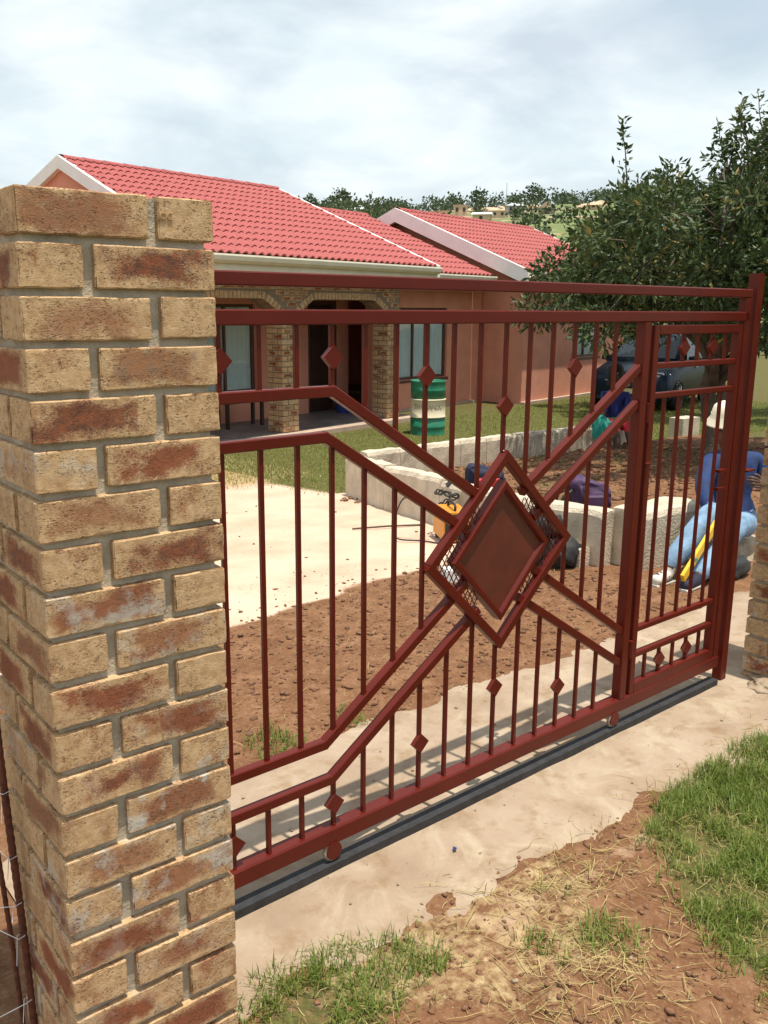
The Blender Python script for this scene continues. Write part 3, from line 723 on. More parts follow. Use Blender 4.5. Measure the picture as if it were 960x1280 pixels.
# roofs
TW, TL, EXP = .30, .375, .325
def tile_mesh():
    n = 12; prof = []
    for i in range(n+1):
        x = TW*i/n; ph = (x % (TW/2))/(TW/2); prof.append((x, .042*max(0, math.sin(ph*math.pi))**1.5))
    b = MB(); t = .020
    b.add([(x, 0, h+.026) for x, h in prof]+[(x, TL, h+.002) for x, h in prof], [(i, i+1, n+2+i, n+1+i) for i in range(n)])
    b.add([(x, 0, h+.026) for x, h in prof]+[(x, .004, h+.026-t-.006) for x, h in prof], [(n+1+i, n+2+i, i+1, i) for i in range(n)])
    me = b.mesh('tile', True); me.materials.append(M['roof'])
    for k, p in enumerate(me.polygons): p.use_smooth = True
    return me
TILE = tile_mesh(); tile_count = [0]
def roof(u0, u1, ve, ze, vr, zr, single, barge_l, barge_r, gut, back=1.0, bw_=.20, skew=0):
    sl = math.hypot(vr-ve, zr-ze); a = math.atan2(zr-ze, vr-ve)
    b = MB(); th = .05; vb = vr+(vr-ve)*back; zb = zr-(zr-ze)*back
    sec = [(ve, ze-.008), (vr, zr-.008), (vb, zb-.008), (vb, zb-th), (vr, zr-th), (ve, ze-th)]
    ul = lambda v_: u0-skew*(1-min(1, max(0, (v_-ve)/(vr-ve))))
    b.add([((ul(v_) if u == u0 else u), v_, z_) for u in (u0, u1) for v_, z_ in sec], [(i, (i+1) % 6, (i+1) % 6+6, i+6) for i in range(6)]+[(0, 5, 4, 1), (1, 4, 3, 2), (6, 7, 10, 11), (7, 8, 9, 10)])
    ro = hp('roof', b, M['roof'])
    rows = int(sl/EXP)+1; cols_ = int(round((u1-u0)/TW)); sc = (u1-u0)/(cols_*TW)
    J = MB(); tv = [v.co.copy() for v in TILE.vertices]; tf = [tuple(p.vertices) for p in TILE.polygons]
    for r_ in range(rows):
        d0 = r_*EXP
        ln = min(1, (sl-d0)/TL)
        if ln < .15: continue
        lo = ul(ve+d0*math.cos(a)); nc = cols_ if not skew else int(math.ceil((u1-lo)/(TW*sc)))
        for c in range(nc):
            ua = u1-(c+1)*TW*sc; k_ = sc
            if ua < lo-1e-4: k_ = (ua+TW*sc-lo)/TW; ua = lo
            if k_ < .05: continue
            mat = Matrix.Translation((ua, ve+d0*math.cos(a), ze+d0*math.sin(a))) @ Matrix.Rotation(a, 4, 'X') @ Matrix.Diagonal((k_, ln, 1, 1))
            if single and tile_count[0] < 300:
                o = mesh_obj('tile', TILE, None, ro); o.matrix_local = mat @ Matrix.Rotation(random.gauss(0, .004), 4, 'X'); tile_count[0] += 1
            else: J.add([mat @ v for v in tv], tf)
    if J.v:
        o = J.build('tiles', M['roof'], ro, True); o['kind'] = 'stuff'
    # rear slope: tiled mass seen edge on
    J = MB(); n = int(sl*back/EXP)
    for r_ in range(n+1):
        d0 = r_*EXP
        if d0 > sl*back-.1: break
        for c in range(cols_):
            mat = Matrix.Translation((u0+(c+1)*TW*sc, vr+(vr-ve)*back-d0*math.cos(a), zb+d0*math.sin(a))) @ Matrix.Rotation(math.pi, 4, 'Z') @ Matrix.Rotation(a, 4, 'X') @ Matrix.Diagonal((sc, min(1, (sl*back-d0)/TL), 1, 1))
            J.add([mat @ v for v in tv], tf)
    o = J.build('tiles', M['roof'], ro, True); o['kind'] = 'stuff'
    # ridge caps
    nr = max(2, int((u1-u0)/.40)); w = (u1-u0)/nr
    for k in range(nr):
        rb = MB(); rr_ = .11
        sec = [(rr_*math.cos(q)*1.15, rr_*math.sin(q)*.62) for q in np.linspace(0, math.pi, 9)]
        rb.add([(u0+k*w+e, vr+y, zr-.005+h+(.008 if e == 0 else 0)) for e in (0, w+.03 if k < nr-1 else w) for y, h in sec], [(i, i+1, 10+i, 9+i) for i in range(8)])
        hp('ridge_cap', rb, M['roof'], ro, True)
    for side, uu in ((barge_l, u0), (barge_r, u1)):
        if not side: continue
        s = -1 if uu == u0 else 1; h0, h1 = .050, bw_-.050
        for (va, za, vb_, zb_) in ((ve-.03, ze-.012, vr, zr), (vr, zr, vb, zb)):
            q = MB(); x0, x1 = (uu-.055, uu+.035) if s < 0 else (uu-.035, uu+.055)
            q.add([(x+(ul(v_)-u0 if s < 0 else 0), v_, z_) for x in (x0, x1) for v_, z_ in ((va, za+h0), (vb_, zb_+h0), (vb_, zb_-h1), (va, za-h1))], [(0, 1, 2, 3), (7, 6, 5, 4), (0, 4, 5, 1), (1, 5, 6, 2), (2, 6, 7, 3), (3, 7, 4, 0)])
            hp('barge_board', q, M['white'], ro)
    if gut:
        g = MB(); n = 8
        pr = [(ve-.13, ze+.005), (ve-.135, ze-.02), (ve-.12, ze-.075), (ve-.07, ze-.11), (ve-.02, ze-.115), (ve-.005, ze-.09), (ve-.005, ze-.005), (ve-.012, ze-.005), (ve-.012, ze-.088), (ve-.024, ze-.107), (ve-.068, ze-.102), (ve-.113, ze-.07), (ve-.127, ze-.02), (ve-.122, ze+.005)]
        k = len(pr); g.add([(u, y, z_) for u in (u0-skew+.02, u1-.02) for y, z_ in pr], [(i, (i+1) % k, (i+1) % k+k, i+k) for i in range(k)]+[tuple(range(6, -1, -1))+tuple(range(13, 6, -1)), tuple(range(k, 2*k))])
        hp('gutter', g, M['gutter'], ro, False)
        hp('fascia', MB().box(u0-skew+.03, u1-.03, ve-.002, ve+.02, ze-.24, ze-.012), M['gutter'], ro)
    return ro
roof(.02, 4.85, -.15, 2.26, 3.90, 3.86, True, True, True, True, skew=.62)
roof(4.90, 7.90, .60, 2.20, 4.10, 3.60, True, False, False, True)
roof(7.97, 13.9, -.20, 2.29, 3.25, 3.68, False, True, True, True, bw_=.30)
roof(-4.4, -.70, -.15, 2.256, 1.35, 2.83, False, True, False, True)
# gable ends
def gable(u0, u1, ve, ze, vr, zr, back=1.0):
    b = MB(); vb = vr+(vr-ve)*back
    pr = [(ve+.25, 2.1), (vr, zr-.06), (vb-.25, 2.1)]
    b.add([(u, y, z_) for u in (u0, u1) for y, z_ in pr], [(0, 1, 2), (5, 4, 3), (0, 3, 4, 1), (1, 4, 5, 2), (2, 5, 3, 0)]); hp('gable_wall', b, M['pink'])
gable(.06, .22, -.15, 2.26, 3.90, 3.86); gable(4.45, 4.62, -.15, 2.26, 3.90, 3.86); gable(8.32, 8.5, -.2, 2.29, 3.25, 3.68); gable(13.5, 13.7, -.2, 2.29, 3.25, 3.68)
hp('wall', MB().box(-4.2, -4.0, bwv+.221, 4.0, ZG-.1, 2.2), M['pink']); hp('wall', MB().box(-4.2, 14.0, 6.0, 6.2, ZG-.1, 2.2), M['pink'])
# loose things on the porch
def house_pt(u, v, z): return (5.95+u*math.cos(HANG)-v*math.sin(HANG), 10.07+u*math.sin(HANG)+v*math.cos(HANG), z)
M['bluepl'] = simple('blue_plastic', (.03, .07, .30), .4, .15, 4)
b = MB(); b.lathe([(.13, 0), (.15, .02), (.18, .2), (.19, .21), (.185, .215), (.17, .2), (.14, .03)], 20)
tag(b.build('basin', M['bluepl'], None, True, house_pt(4.05, 1.35, ZF)), 'small blue plastic basin on the porch floor by the door', 'basin')
ch = empty('bench', house_pt(1.35, 1.25, ZF), HANG); tag(ch, 'dark wooden bench on the porch under the curtained window', 'bench')
MB().box(-.45, .45, -.16, .16, .40, .44).build('seat', M['door'], ch)
for x in (-.38, .38):
    for y in (-.11, .11): MB().box(x-.025, x+.025, y-.025, y+.025, 0, .40).build('leg', M['door'], ch)

# ------------------------------------------------------------------ planter walls
def wall_strip(parent, pts, w, h, n_per=.06, seed=1, name='block', blk=.46, gap=.007, dz=0):
    """blocks laid along a polyline, each its own rough mesh"""
    from mathutils import noise as mn
    P = [Vector((p[0], p[1], 0)) for p in pts]; L_ = [0]
    for p, q in zip(P, P[1:]): L_.append(L_[-1]+(q-p).length)
    def at(s):
        for i in range(len(P)-1):
            if s <= L_[i+1]+1e-6: f = (s-L_[i])/(L_[i+1]-L_[i]); return P[i].lerp(P[i+1], f), (P[i+1]-P[i]).normalized()
        return P[-1], (P[-1]-P[-2]).normalized()
    s = 0
    while s < L_[-1]-.05:
        e = min(s+blk*random.uniform(.8, 1.2), L_[-1]); e = L_[-1] if L_[-1]-e < .12 else e; n = max(2, int((e-s)/n_per)); b = MB(); m = 5
        hv = h if not callable(h) else h((s+e)/2/L_[-1]); top = hv+random.uniform(-.005, .005)
        ring = [(-w/2, 0), (-w/2, .35), (-w/2, .7), (-w/2, .93), (-w/2+.02, 1), (0, 1.01), (w/2-.02, 1), (w/2, .93), (w/2, .7), (w/2, .35), (w/2, 0)]; k = len(ring); vs_ = []
        for i in range(n+1):
            ss = s+gap/2+(e-s-gap)*i/n; p, t = at(ss); nr = Vector((-t.y, t.x, 0)); z0 = gz(p.x, p.y-.0)-.10
            zg = float(ground_base(p.x, p.y))
            for a, f in ring:
                q = p+nr*a; z = zg-.12+(top+.12)*f+dz
                o = mn.noise_vector(Vector((q.x*9+seed, q.y*9, z*9)))*.014+mn.noise_vector(Vector((q.x*28, q.y*28+seed, z*28)))*.006
                end = .003 if i in (0, n) else 0
                vs_.append((q.x+o.x-t.x*0, q.y+o.y, z+o.z*.8-end*(f > .9)))
        fs = [(i*k+j, i*k+j+1, (i+1)*k+j+1, (i+1)*k+j) for i in range(n) for j in range(k-1)]+[tuple(range(k-1, -1, -1)), tuple(n*k+j for j in range(k))]
        b.add(vs_, fs); o = b.build(name, M['wallconc'], parent, False); s = e
wa = empty('planter_wall', (0, 0, 0)); tag(wa, 'low cement planter wall running from the driveway corner past the welding machine', 'wall')
wall_strip(wa, WALLA, .17, lambda f: .41-.06*f, seed=3, blk=1.3)
wall_strip(wa, [(4.06, 2.75), (4.12, 2.1)], .14, .12, seed=5, name='footing')
wb_ = empty('planter_wall', (0, 0, 0)); tag(wb_, 'low cement block wall between the green lawn and the dug bed', 'wall')
wall_strip(wb_, [(5.12, 5.80), (6.5, 5.88), (7.6, 5.9), (9.4, 5.75)], .15, lambda f: .42, seed=9)
wc_ = empty('planter_wall', (0, 0, 0)); tag(wc_, 'thick rounded white-topped cement wall end beside the seated man', 'wall')
wall_strip(wc_, [(4.30, 1.93), (4.92, 1.90)], .30, .37, seed=12, blk=.9)
st_ = lump('seat_stone', M['stone'], .30, 5, 4, .22, 2.5, None, (5.16, 1.68, -.06), (1.15, .62, .46)); tag(st_, 'rough stone under the seated man in blue', 'stone')
tag(lump('stone', M['stone'], .12, 8, 3, .25, 2.5, None, (4.98, 5.45, -.02), (1.6, 1, .5)), 'pale flat stone in the bed by the wall corner', 'stone')
for i, (x, y, s) in enumerate(((11.6, 6.3, .24), (12.4, 6.1, .20), (13.0, 6.3, .22))):
    b = MB(); b.box(-.22, .22, -.12, .12, -.12, .22); o = b.build('cement_block', M['wallconc'], None, False, (x, y, float(ground_base(x, y))+.1), (0, 0, .3*i))
    tag(o, 'pale cement block standing on the shaded ground near the parked car', 'block', 'blocks near the car')
wd = empty('kerb_wall', (0, 0, 0)); tag(wd, 'low pale kerb edging the bright lawn beyond the latch post', 'kerb')
wall_strip(wd, [(10.8, 4.3), (12.5, 4.6), (15.5, 5.3), (19, 6.4)], .2, .24, seed=31, blk=.8, n_per=.2)

# ------------------------------------------------------------------ yard objects
# oil drum
M['drumg'] = simple('green_drum_paint', (.015, .16, .09), .38, .2, 5); M['drumc'] = simple('cream_drum_paint', (.66, .58, .42), .5, .1, 4); M['ink'] = simple('faded_print', (.26, .23, .16), .8, .2, 40)
drum = empty('oil_drum', (9.35, 9.60, gz(9.35, 9.6)-.01), 0); tag(drum, 'green and cream oil drum on the lawn beside the porch', 'drum')
def drum_ring(zs, name, mat):
    b = MB(); b.lathe(zs, 36); return b.build(name, mat, drum, True)
r0 = .283
drum_ring([(r0+.006, 0), (r0+.006, .015), (r0, .025), (r0, .13), (r0+.006, .14), (r0, .15), (r0, .285)], 'lower_band', M['drumg'])
mb_ = drum_ring([(r0+.001, .287), (r0+.012, .295), (r0+.012, .305), (r0+.001, .315), (r0+.001, .565), (r0+.012, .575), (r0+.012, .585), (r0+.001, .593)], 'middle_band', M['drumc'])
drum_ring([(r0, .595), (r0, .72), (r0+.006, .73), (r0, .74), (r0, .855), (r0+.007, .865), (r0+.007, .88), (r0-.012, .88), (r0-.014, .862)], 'upper_band', M['drumg'])
# lettering wrapped round the drum
word = 'THIRANOL'; face = math.atan2(CAM.y-9.60, CAM.x-9.35)
for i, ch_ in enumerate(word):
    a = face+(i-(len(word)-1)/2)*.225
    o = text_mesh('letter', ch_, .105, .002, M['ink'], drum, ((r0+.0025)*math.cos(a), (r0+.0025)*math.sin(a), .47), (math.pi/2, 0, a+math.pi/2))
# welding machine with cables
M['orange'] = simple('orange_enamel', (.62, .24, .02), .4, .12, 5); M['black'] = simple('black_rubber', (.018, .018, .02), .6, .3, 10)
wx, wy = 4.02, 3.28; wz = gz(wx, wy)
wm = empty('welding_machine', (wx, wy, wz), R(62)); tag(wm, 'orange welding machine with black cables against the low planter wall', 'welding machine')
b = MB(); b.beam((-.15, 0, .13), (.15, 0, .13), .22, .20, (0, 1, 0), .012); b.build('case', M['orange'], wm)
for s in (-1, 1):
    MB().box(s*.151-.004, s*.151+.004, -.085, .085, .035, .225).build('end_panel', M['black'], wm)
    for y in (-.07, .07): MB().box(s*.13-.02, s*.13+.02, y-.015, y+.015, 0, .02).build('foot', M['black'], wm)
MB().tube([(-.10, 0, .24), (-.10, 0, .275), (-.08, 0, .285), (.08, 0, .285), (.10, 0, .275), (.10, 0, .24)], .010, 8).build('handle', M['black'], wm, True)
for k, (z, w_) in enumerate(((.145, .10), (.125, .07), (.108, .085))): MB().box(-.06+.02*k, -.06+.02*k+w_, -.1035, -.1005, z, z+.008).build('front_stripe', M['black'], wm)
MB().tube([(.155, .03, .16), (.18, .03, .16)], .022, 12).build('knob', M['drumc'], wm, True)
def cable(name, label, pts, r_, mat=None, sm=14):
    P = [Vector(p) for p in pts]; out = []
    for i in range(len(P)-1):
        p0, p1, p2, p3 = P[max(i-1, 0)], P[i], P[i+1], P[min(i+2, len(P)-1)]
        for k in range(sm):
            t = k/sm; out.append(.5*((2*p1)+(p2-p0)*t+(2*p0-5*p1+4*p2-p3)*t*t+(3*p1-p0-3*p2+p3)*t**3))
    o = MB().tube(out+[P[-1]], r_, 6).build(name, mat or M['black'], None, True); tag(o, label, 'cable'); return o
loops = []
for i in range(46):
    a = i*.62; q = .07+.035*math.sin(i*.9); loops.append((wx+.10+q*math.cos(a), wy+.17+q*math.sin(a)*.8, wz+.27+.02*math.sin(i*1.7)+.055*math.sin(i*.31)))
cable('welding_cable', 'tangled black welding cable heaped on the orange machine', loops, .006, sm=4)
cable('welding_cable', 'black cable looping off the orange machine onto the sand', [(wx-.1, wy+.08, wz+.2), (wx-.2, wy+.28, wz+.3), (wx-.16, wy+.46, wz+.12), (wx-.22, wy+.40, wz+.01), (wx-.32, wy+.22, wz+.008), (wx-.2, wy+.05, wz+.008), (wx-.1, wy-.25, wz+.008), (wx+.1, wy-.5, wz+.008)], .006)
tag(MB().beam((0, 0, 0), (.05, -.04, .055), .08, .05, (0, 1, 0), .004).build('grinder_guard', M['black'], None, False, (4.30, 3.62, .20)), 'small black tool hanging on the planter wall above the cables', 'tool')
# heap of black tools beside wall behind the diamond panel
for i, (dx, dy, dz, r_, c, lb) in enumerate(((0, 0, .0, .13, 'black', 'dark round grinder body lying behind the diamond panel'), (.10, -.16, .0, .12, 'black', 'black drill case lying beside the grinder body'), (-.05, .16, .0, .075, 'wire', 'small grey metal tin beside the dark tools'), (.06, -.05, .19, .10, 'black', 'small black bag lying on top of the dark tools'))):
    o = lump('tool', M[c], r_, 20+i, 3, .35, 2.6, None, (3.92+dx, 2.36+dy, gz(3.92+dx, 2.36+dy)+r_*.7+dz), (1.1, .9, .9)); tag(o, lb, 'tool')
# bags
def bag(name, label, loc, size, mats, seed, straps=True, rz=0):
    from mathutils import noise as mn
    t = empty(name, loc, rz); tag(t, label, 'bag')
    bm = bmesh.new(); bmesh.ops.create_icosphere(bm, subdivisions=4, radius=1)
    for v in bm.verts:
        n = v.co.normalized(); p = Vector([math.copysign(abs(c)**.62, c) for c in n]); p = Vector((p.x*size[0], p.y*size[1], (p.z*.5+.5)*size[2]*(1-.18*p.x)))
        v.co = p+mn.noise_vector(n*2.5+Vector((seed, 0, 0)))*.05*size[2]*2+n*mn.noise(n*7+Vector((seed, 1, 0)))*.014
    me = bpy.data.meshes.new('sack'); bm.to_mesh(me); bm.free()
    for p in me.polygons: p.use_smooth = True
    mesh_obj('sack', me, mats[0], t)
    if straps:
        for s in (-.4, .4): MB().tube([(-size[0]*.9, s*size[1], size[2]*.75), (-size[0]*1.5, s*size[1]*1.3, size[2]*.55), (-size[0]*1.7, s*size[1]*1.2, size[2]*.2), (-size[0]*1.2, s*size[1], .01)], .012, 6).build('strap', mats[1], t, True)
    b = MB(); b.beam((-size[0]*.55, -size[1]*1.02, size[2]*.42), (size[0]*.55, -size[1]*1.02, size[2]*.42), size[2]*.38, .05, (0, 1, 0), .012); b.build('pocket', mats[2] if len(mats) > 2 else mats[0], t)
    return t
M['purple'] = simple('purple_nylon', (.055, .025, .075), .7, .3, 12); M['navy'] = simple('navy_cloth', (.012, .014, .04), .8, .3, 12); M['redcl'] = simple('red_cloth', (.52, .02, .03), .7, .15, 12)
bag('backpack', 'purple backpack with black straps leaning on the planter wall', (4.86, 2.68, .09), (.15, .11, .27), (M['purple'], M['black']), 4, True, R(-30))
bag('backpack', 'navy and red bag on the planter wall behind the gate braces', (4.86, 3.78, .08), (.16, .12, .22), (M['navy'], M['black'], M['redcl']), 9, False, R(-30))
b = MB(); b.beam((-.08, -.115, .02), (-.02, -.125, .20), .07, .03, (0, 1, 0), .01)
M['teal'] = simple('teal_plastic', (.02, .30, .24), .25, .2, 6)
bag('plastic_bag', 'teal plastic bag lying in the shade before the woman', (8.35, 5.30, .0), (.11, .09, .33), (M['teal'], M['teal']), 14, False)
# small litter
tag(MB().beam((0, 0, .05), (.15, .04, .05), .09, .09, (0, 1, 0), .008).build('white_block', simple('lime_white', (.68, .68, .66), .9, .1, 10), None, False, (3.16, 2.42, gz(3.2, 2.42)-.01), (0, 0, R(-35))), 'small white block lying on the brown soil under the diamond', 'block')
tag(MB().tube([(3.75, 4.15, gz(3.75, 4.15)+.012), (3.98, 3.98, gz(3.98, 3.98)+.02), (4.22, 3.86, gz(4.2, 3.9)+.012)], .008, 6).build('stick', M['bark']), 'thin brown stick lying on the pale sand', 'stick')
b = MB(); b.add([(0, 0, 0), (.018, .006, .006), (.026, -.004, .002), (.008, -.010, .004)], [(0, 3, 2, 1), (0, 1, 2, 3)])
tag(b.build('plastic_scrap', simple('blue_scrap', (.06, .09, .30), .4, .1, 10), None, False, (1.235, .26, STRIP_Z+.006), (0, .2, .6)), 'tiny blue plastic scrap on the concrete strip', 'scrap')

# ------------------------------------------------------------------ car
car = empty('parked_car', (16.75, 10.45, -.455), R(198.5)); tag(car, 'dark blue hatchback parked in the shade before the pink house', 'car')
M['carp'] = simple('dark_blue_car_paint', (.007, .016, .030), .38, .12, 2); M['carp'].node_tree.nodes['Principled BSDF'].inputs['Specular IOR Level'].default_value = .2; M['chrome'] = simple('chrome', (.75, .75, .75), .15, .05, 3, metal=1); M['lamp'] = simple('headlamp', (.62, .65, .68), .12, .1, 8)
def loft(secs):
    """secs: list of rings (same count)"""
    b = MB(); k = len(secs[0]); b.add([p for s in secs for p in s], [(i*k+j, i*k+(j+1) % k, (i+1)*k+(j+1) % k, (i+1)*k+j) for i in range(len(secs)-1) for j in range(k)]+[tuple(range(k-1, -1, -1)), tuple((len(secs)-1)*k+j for j in range(k))]); return b
def bsec(x, zb, zt, w, cr_=.08):
    return [(x, -w, zb+cr_), (x, -w*1.0, (zb+zt)/2), (x, -w*.97, zt-cr_), (x, -w*.86, zt), (x, 0, zt+.015), (x, w*.86, zt), (x, w*.97, zt-cr_), (x, w, (zb+zt)/2), (x, w, zb+cr_), (x, w*.9, zb), (x, -w*.9, zb)]
b = loft([bsec(1.96, .30, .62, .62, .06), bsec(1.90, .22, .74, .76), bsec(1.72, .20, .82, .83), bsec(1.3, .20, .90, .85), bsec(.92, .20, .95, .86), bsec(.2, .20, .96, .865), bsec(-.8, .20, .97, .865), bsec(-1.5, .22, .98, .85), bsec(-1.85, .28, .96, .80), bsec(-1.93, .36, .86, .72)])
body = b.build('body', M['carp'], car, True)
def gsec(x, zb, zt, wb, wt): return [(x, -wb, zb), (x, -wt, zt-.06), (x, -wt*.85, zt), (x, 0, zt+.02), (x, wt*.85, zt), (x, wt, zt-.06), (x, wb, zb)]
b = loft([gsec(.98, .93, 1.0, .80, .78), gsec(.55, .94, 1.22, .81, .70), gsec(.15, .94, 1.47, .82, .63), gsec(-.5, .94, 1.54, .82, .62), gsec(-1.3, .95, 1.50, .81, .60), gsec(-1.75, .95, 1.20, .78, .62), gsec(-1.86, .94, 1.0, .74, .66)])
b.build('cabin', M['carp'], car, True)
# glazing set proud of the cabin
q = MB(); q.add([(.94, -.66, 1.03), (.94, .66, 1.03), (.20, .55, 1.475), (.20, -.55, 1.475)], [(0, 1, 2, 3)]); q.add([(.95, -.66, 1.035), (.95, .66, 1.035), (.21, .55, 1.482), (.21, -.55, 1.482)], [(0, 1, 2, 3)]); q.build('windscreen', M['carglass'], car)
for s in (-1, 1):
    for (xa, xb, xc, xd) in ((.70, -.28, -.28, .16), (-.36, -1.15, -1.05, -.36), (-1.22, -1.58, -1.42, -1.13)):
        q = MB(); y0, y1 = s*.835, s*.655
        q.add([(xa, y0, 1.0), (xb, y0, 1.0), (xc, y1, 1.44), (xd, y1, 1.44)], [(0, 1, 2, 3) if s < 0 else (3, 2, 1, 0)]); q.build('side_window', M['carglass'], car)
    q = MB(); q.beam((1.86, s*.60, .66), (1.66, s*.77, .70), .15, .10, (1, .5*s, 0), .02); q.build('headlight', M['lamp'], car, True)
    q = MB(); q.beam((.62, s*.86, 1.0), (.62, s*1.0, 1.02), .14, .10, (1, 0, 0), .03); q.build('side_mirror', M['carp'], car)
    q = MB(); q.box(-.1, .06, s*.868-.008, s*.868+.008, .82, .85); q.build('door_handle', M['chrome'], car)
    for x in (1.22, -1.25):
        n = 28; w = MB(); 
        for yy, r_ in ((.10, .25), (.12, .30), (.10, .315), (-.10, .315), (-.11, .28)): w.add([(x+r_*math.cos(6.28319*k/n), s*(.775+yy*.9), .31+r_*math.sin(6.28319*k/n)) for k in range(n)], [])
        w.f += [(i*n+k, i*n+(k+1) % n, (i+1)*n+(k+1) % n, (i+1)*n+k) for i in range(4) for k in range(n)]+[tuple(range(n)), tuple(4*n+k for k in range(n))]
        wo_ = w.build('wheel', M['black'], car, True)
        h = MB()
        for k in range(6):
            a = k*math.pi/3; h.beam((x, s*.872, .31), (x+.2*math.cos(a), s*.872, .31+.2*math.sin(a)), .06, .02, (0, 1, 0), .004)
        h.build('rim', M['chrome'], wo_)
b = MB(); b.box(1.93, 1.968, -.42, .42, .50, .60); b.build('grille', M['black'], car); b = MB(); b.box(1.935, 1.975, -.45, .45, .605, .622); b.build('grille_bar', M['chrome'], car)
b = MB(); b.lathe([(.075, 0), (.075, .012), (.06, .016)], 20); o = b.build('badge', M['chrome'], car, False, (1.967, 0, .555), (0, math.pi/2, 0))
b = MB(); b.box(1.93, 1.975, -.26, .26, .36, .46); b.build('number_plate', simple('plate_yellow', (.62, .55, .25), .5, .05, 5), car)
b = MB(); b.box(1.86, 1.95, -.62, .62, .23, .33); b.build('bumper_intake', M['black'], car)

# ------------------------------------------------------------------ people
def skin_figure(name, label, bones, mats, extra=None):
    """bones: name -> (pos, radius, parent, zone). One continuous skinned body, coloured by the nearest bone's zone."""
    names = list(bones); ix = {n: i for i, n in enumerate(names)}
    me = bpy.data.meshes.new(name); me.from_pydata([bones[n][0] for n in names], [(ix[n], ix[bones[n][2]]) for n in names if bones[n][2]], [])
    o = bpy.data.objects.new(name, me); col.objects.link(o)
    md = o.modifiers.new('skin', 'SKIN'); md.use_smooth_shade = True; md.branch_smoothing = .4
    for n in names:
        r_ = bones[n][1]; r_ = r_ if isinstance(r_, tuple) else (r_, r_); sv = me.skin_vertices[0].data[ix[n]]; sv.radius = r_; sv.use_root = bones[n][2] is None
    ss = o.modifiers.new('sub', 'SUBSURF'); ss.levels = 2; ss.render_levels = 2
    dg = bpy.context.evaluated_depsgraph_get(); dg.update(); nm = bpy.data.meshes.new_from_object(o.evaluated_get(dg)); bpy.data.objects.remove(o)
    nm.name = name; nm.materials.clear()
    zones = list(mats)
    for z in zones: nm.materials.append(mats[z])
    segs = [(Vector(bones[n][0]), Vector(bones[bones[n][2]][0]) if bones[n][2] else Vector(bones[n][0])+Vector((0, 0, .001)), zones.index(bones[n][3]), bones[n][1] if not isinstance(bones[n][1], tuple) else bones[n][1][0]) for n in names]
    for p in nm.polygons:
        c = p.center; best = (1e9, 0)
        for a, b_, z, r_ in segs:
            ab = b_-a; t = max(0, min(1, (c-a).dot(ab)/max(ab.length_squared, 1e-9))); d = (a+ab*t-c).length/max(r_, .012)
            if d < best[0]: best = (d, z)
        p.material_index = best[1]; p.use_smooth = True
    f = mesh_obj(name, nm); tag(f, label, 'person'); return f
def hand(bones, wrist_name, wr, fdir, side, nrm, zone='skin', L_=.17, curl=.5, pre='l'):
    """palm and five fingers; fdir towards the fingertips, side towards the thumb, nrm out of the palm's back"""
    fdir, side, nrm = Vector(fdir).normalized(), Vector(side).normalized(), Vector(nrm).normalized(); wr = Vector(wr)
    palm = wr+fdir*.055; bones[pre+'palm'] = (tuple(palm), (.034, .018), wrist_name, zone)
    for i, (off, ln) in enumerate(((.028, .075), (.010, .085), (-.010, .080), (-.027, .062))):
        k0 = palm+fdir*.035+side*off; k1 = k0+(fdir*math.cos(curl)-nrm*math.sin(curl))*ln*.5; k2 = k1+(fdir*math.cos(curl*2.6)-nrm*math.sin(curl*2.6))*ln*.5
        bones[f'{pre}f{i}a'] = (tuple(k0), .0105, pre+'palm', zone); bones[f'{pre}f{i}b'] = (tuple(k1), .0095, f'{pre}f{i}a', zone); bones[f'{pre}f{i}c'] = (tuple(k2), .008, f'{pre}f{i}b', zone)
    t0 = wr+fdir*.03+side*.034; t1 = t0+(side*.7+fdir*.6-nrm*.3).normalized()*.035; t2 = t1+(fdir*.7-nrm*.7).normalized()*.03
    bones[pre+'t0'] = (tuple(t0), .013, pre+'palm', zone); bones[pre+'t1'] = (tuple(t1), .0105, pre+'t0', zone); bones[pre+'t2'] = (tuple(t2), .0085, pre+'t1', zone)
M['sole'] = simple('rubber_sole', (.45, .42, .36), .8, .1, 20); M['skin'] = simple('brown_skin', (.085, .042, .026), .5, .12, 20); M['overall'] = simple('blue_work_jacket', (.005, .024, .10), .8, .3, 14, .6, bscale=22, bdist=.01)
M['jeans'] = simple('light_blue_jeans', (.17, .28, .42), .85, .35, 11, .7, bscale=22, bdist=.01); M['shoe'] = simple('white_canvas_shoe', (.55, .52, .47), .7, .2, 20)
M['cream'] = simple('cream_cotton_hat', (.72, .66, .52), .85, .1, 12); M['hair'] = simple('black_hair', (.012, .009, .008), .7, .3, 30, .6, bscale=120)
bo = {}
bo['pelvis'] = ((5.08, 1.68, .20), (.155, .13), None, 'jeans')
bo['waist'] = ((5.09, 1.70, .36), (.145, .115), 'pelvis', 'shirt'); bo['chest'] = ((5.08, 1.71, .53), (.175, .135), 'waist', 'shirt')
bo['neck0'] = ((5.075, 1.72, .655), (.075, .07), 'chest', 'shirt'); bo['neck1'] = ((5.06, 1.72, .71), .052, 'neck0', 'skin')
bo['head0'] = ((5.03, 1.73, .77), (.070, .078), 'neck1', 'skin'); bo['head1'] = ((5.035, 1.735, .86), (.076, .092), 'head0', 'skin'); bo['head2'] = ((5.04, 1.737, .915), (.05, .06), 'head1', 'skin')
bo['shl'] = ((4.872, 1.745, .622), .076, 'chest', 'shirt'); bo['ell'] = ((4.70, 1.655, .462), .060, 'shl', 'shirt'); bo['cufl'] = ((4.655, 1.585, .375), .050, 'ell', 'shirt'); bo['wrl'] = ((4.638, 1.555, .34), .029, 'cufl', 'skin')
hand(bo, 'wrl', (4.638, 1.555, .34), (-.25, -.55, -.75), (-.75, .6, -.1), (-.75, -.5, .35), pre='l', curl=.55)
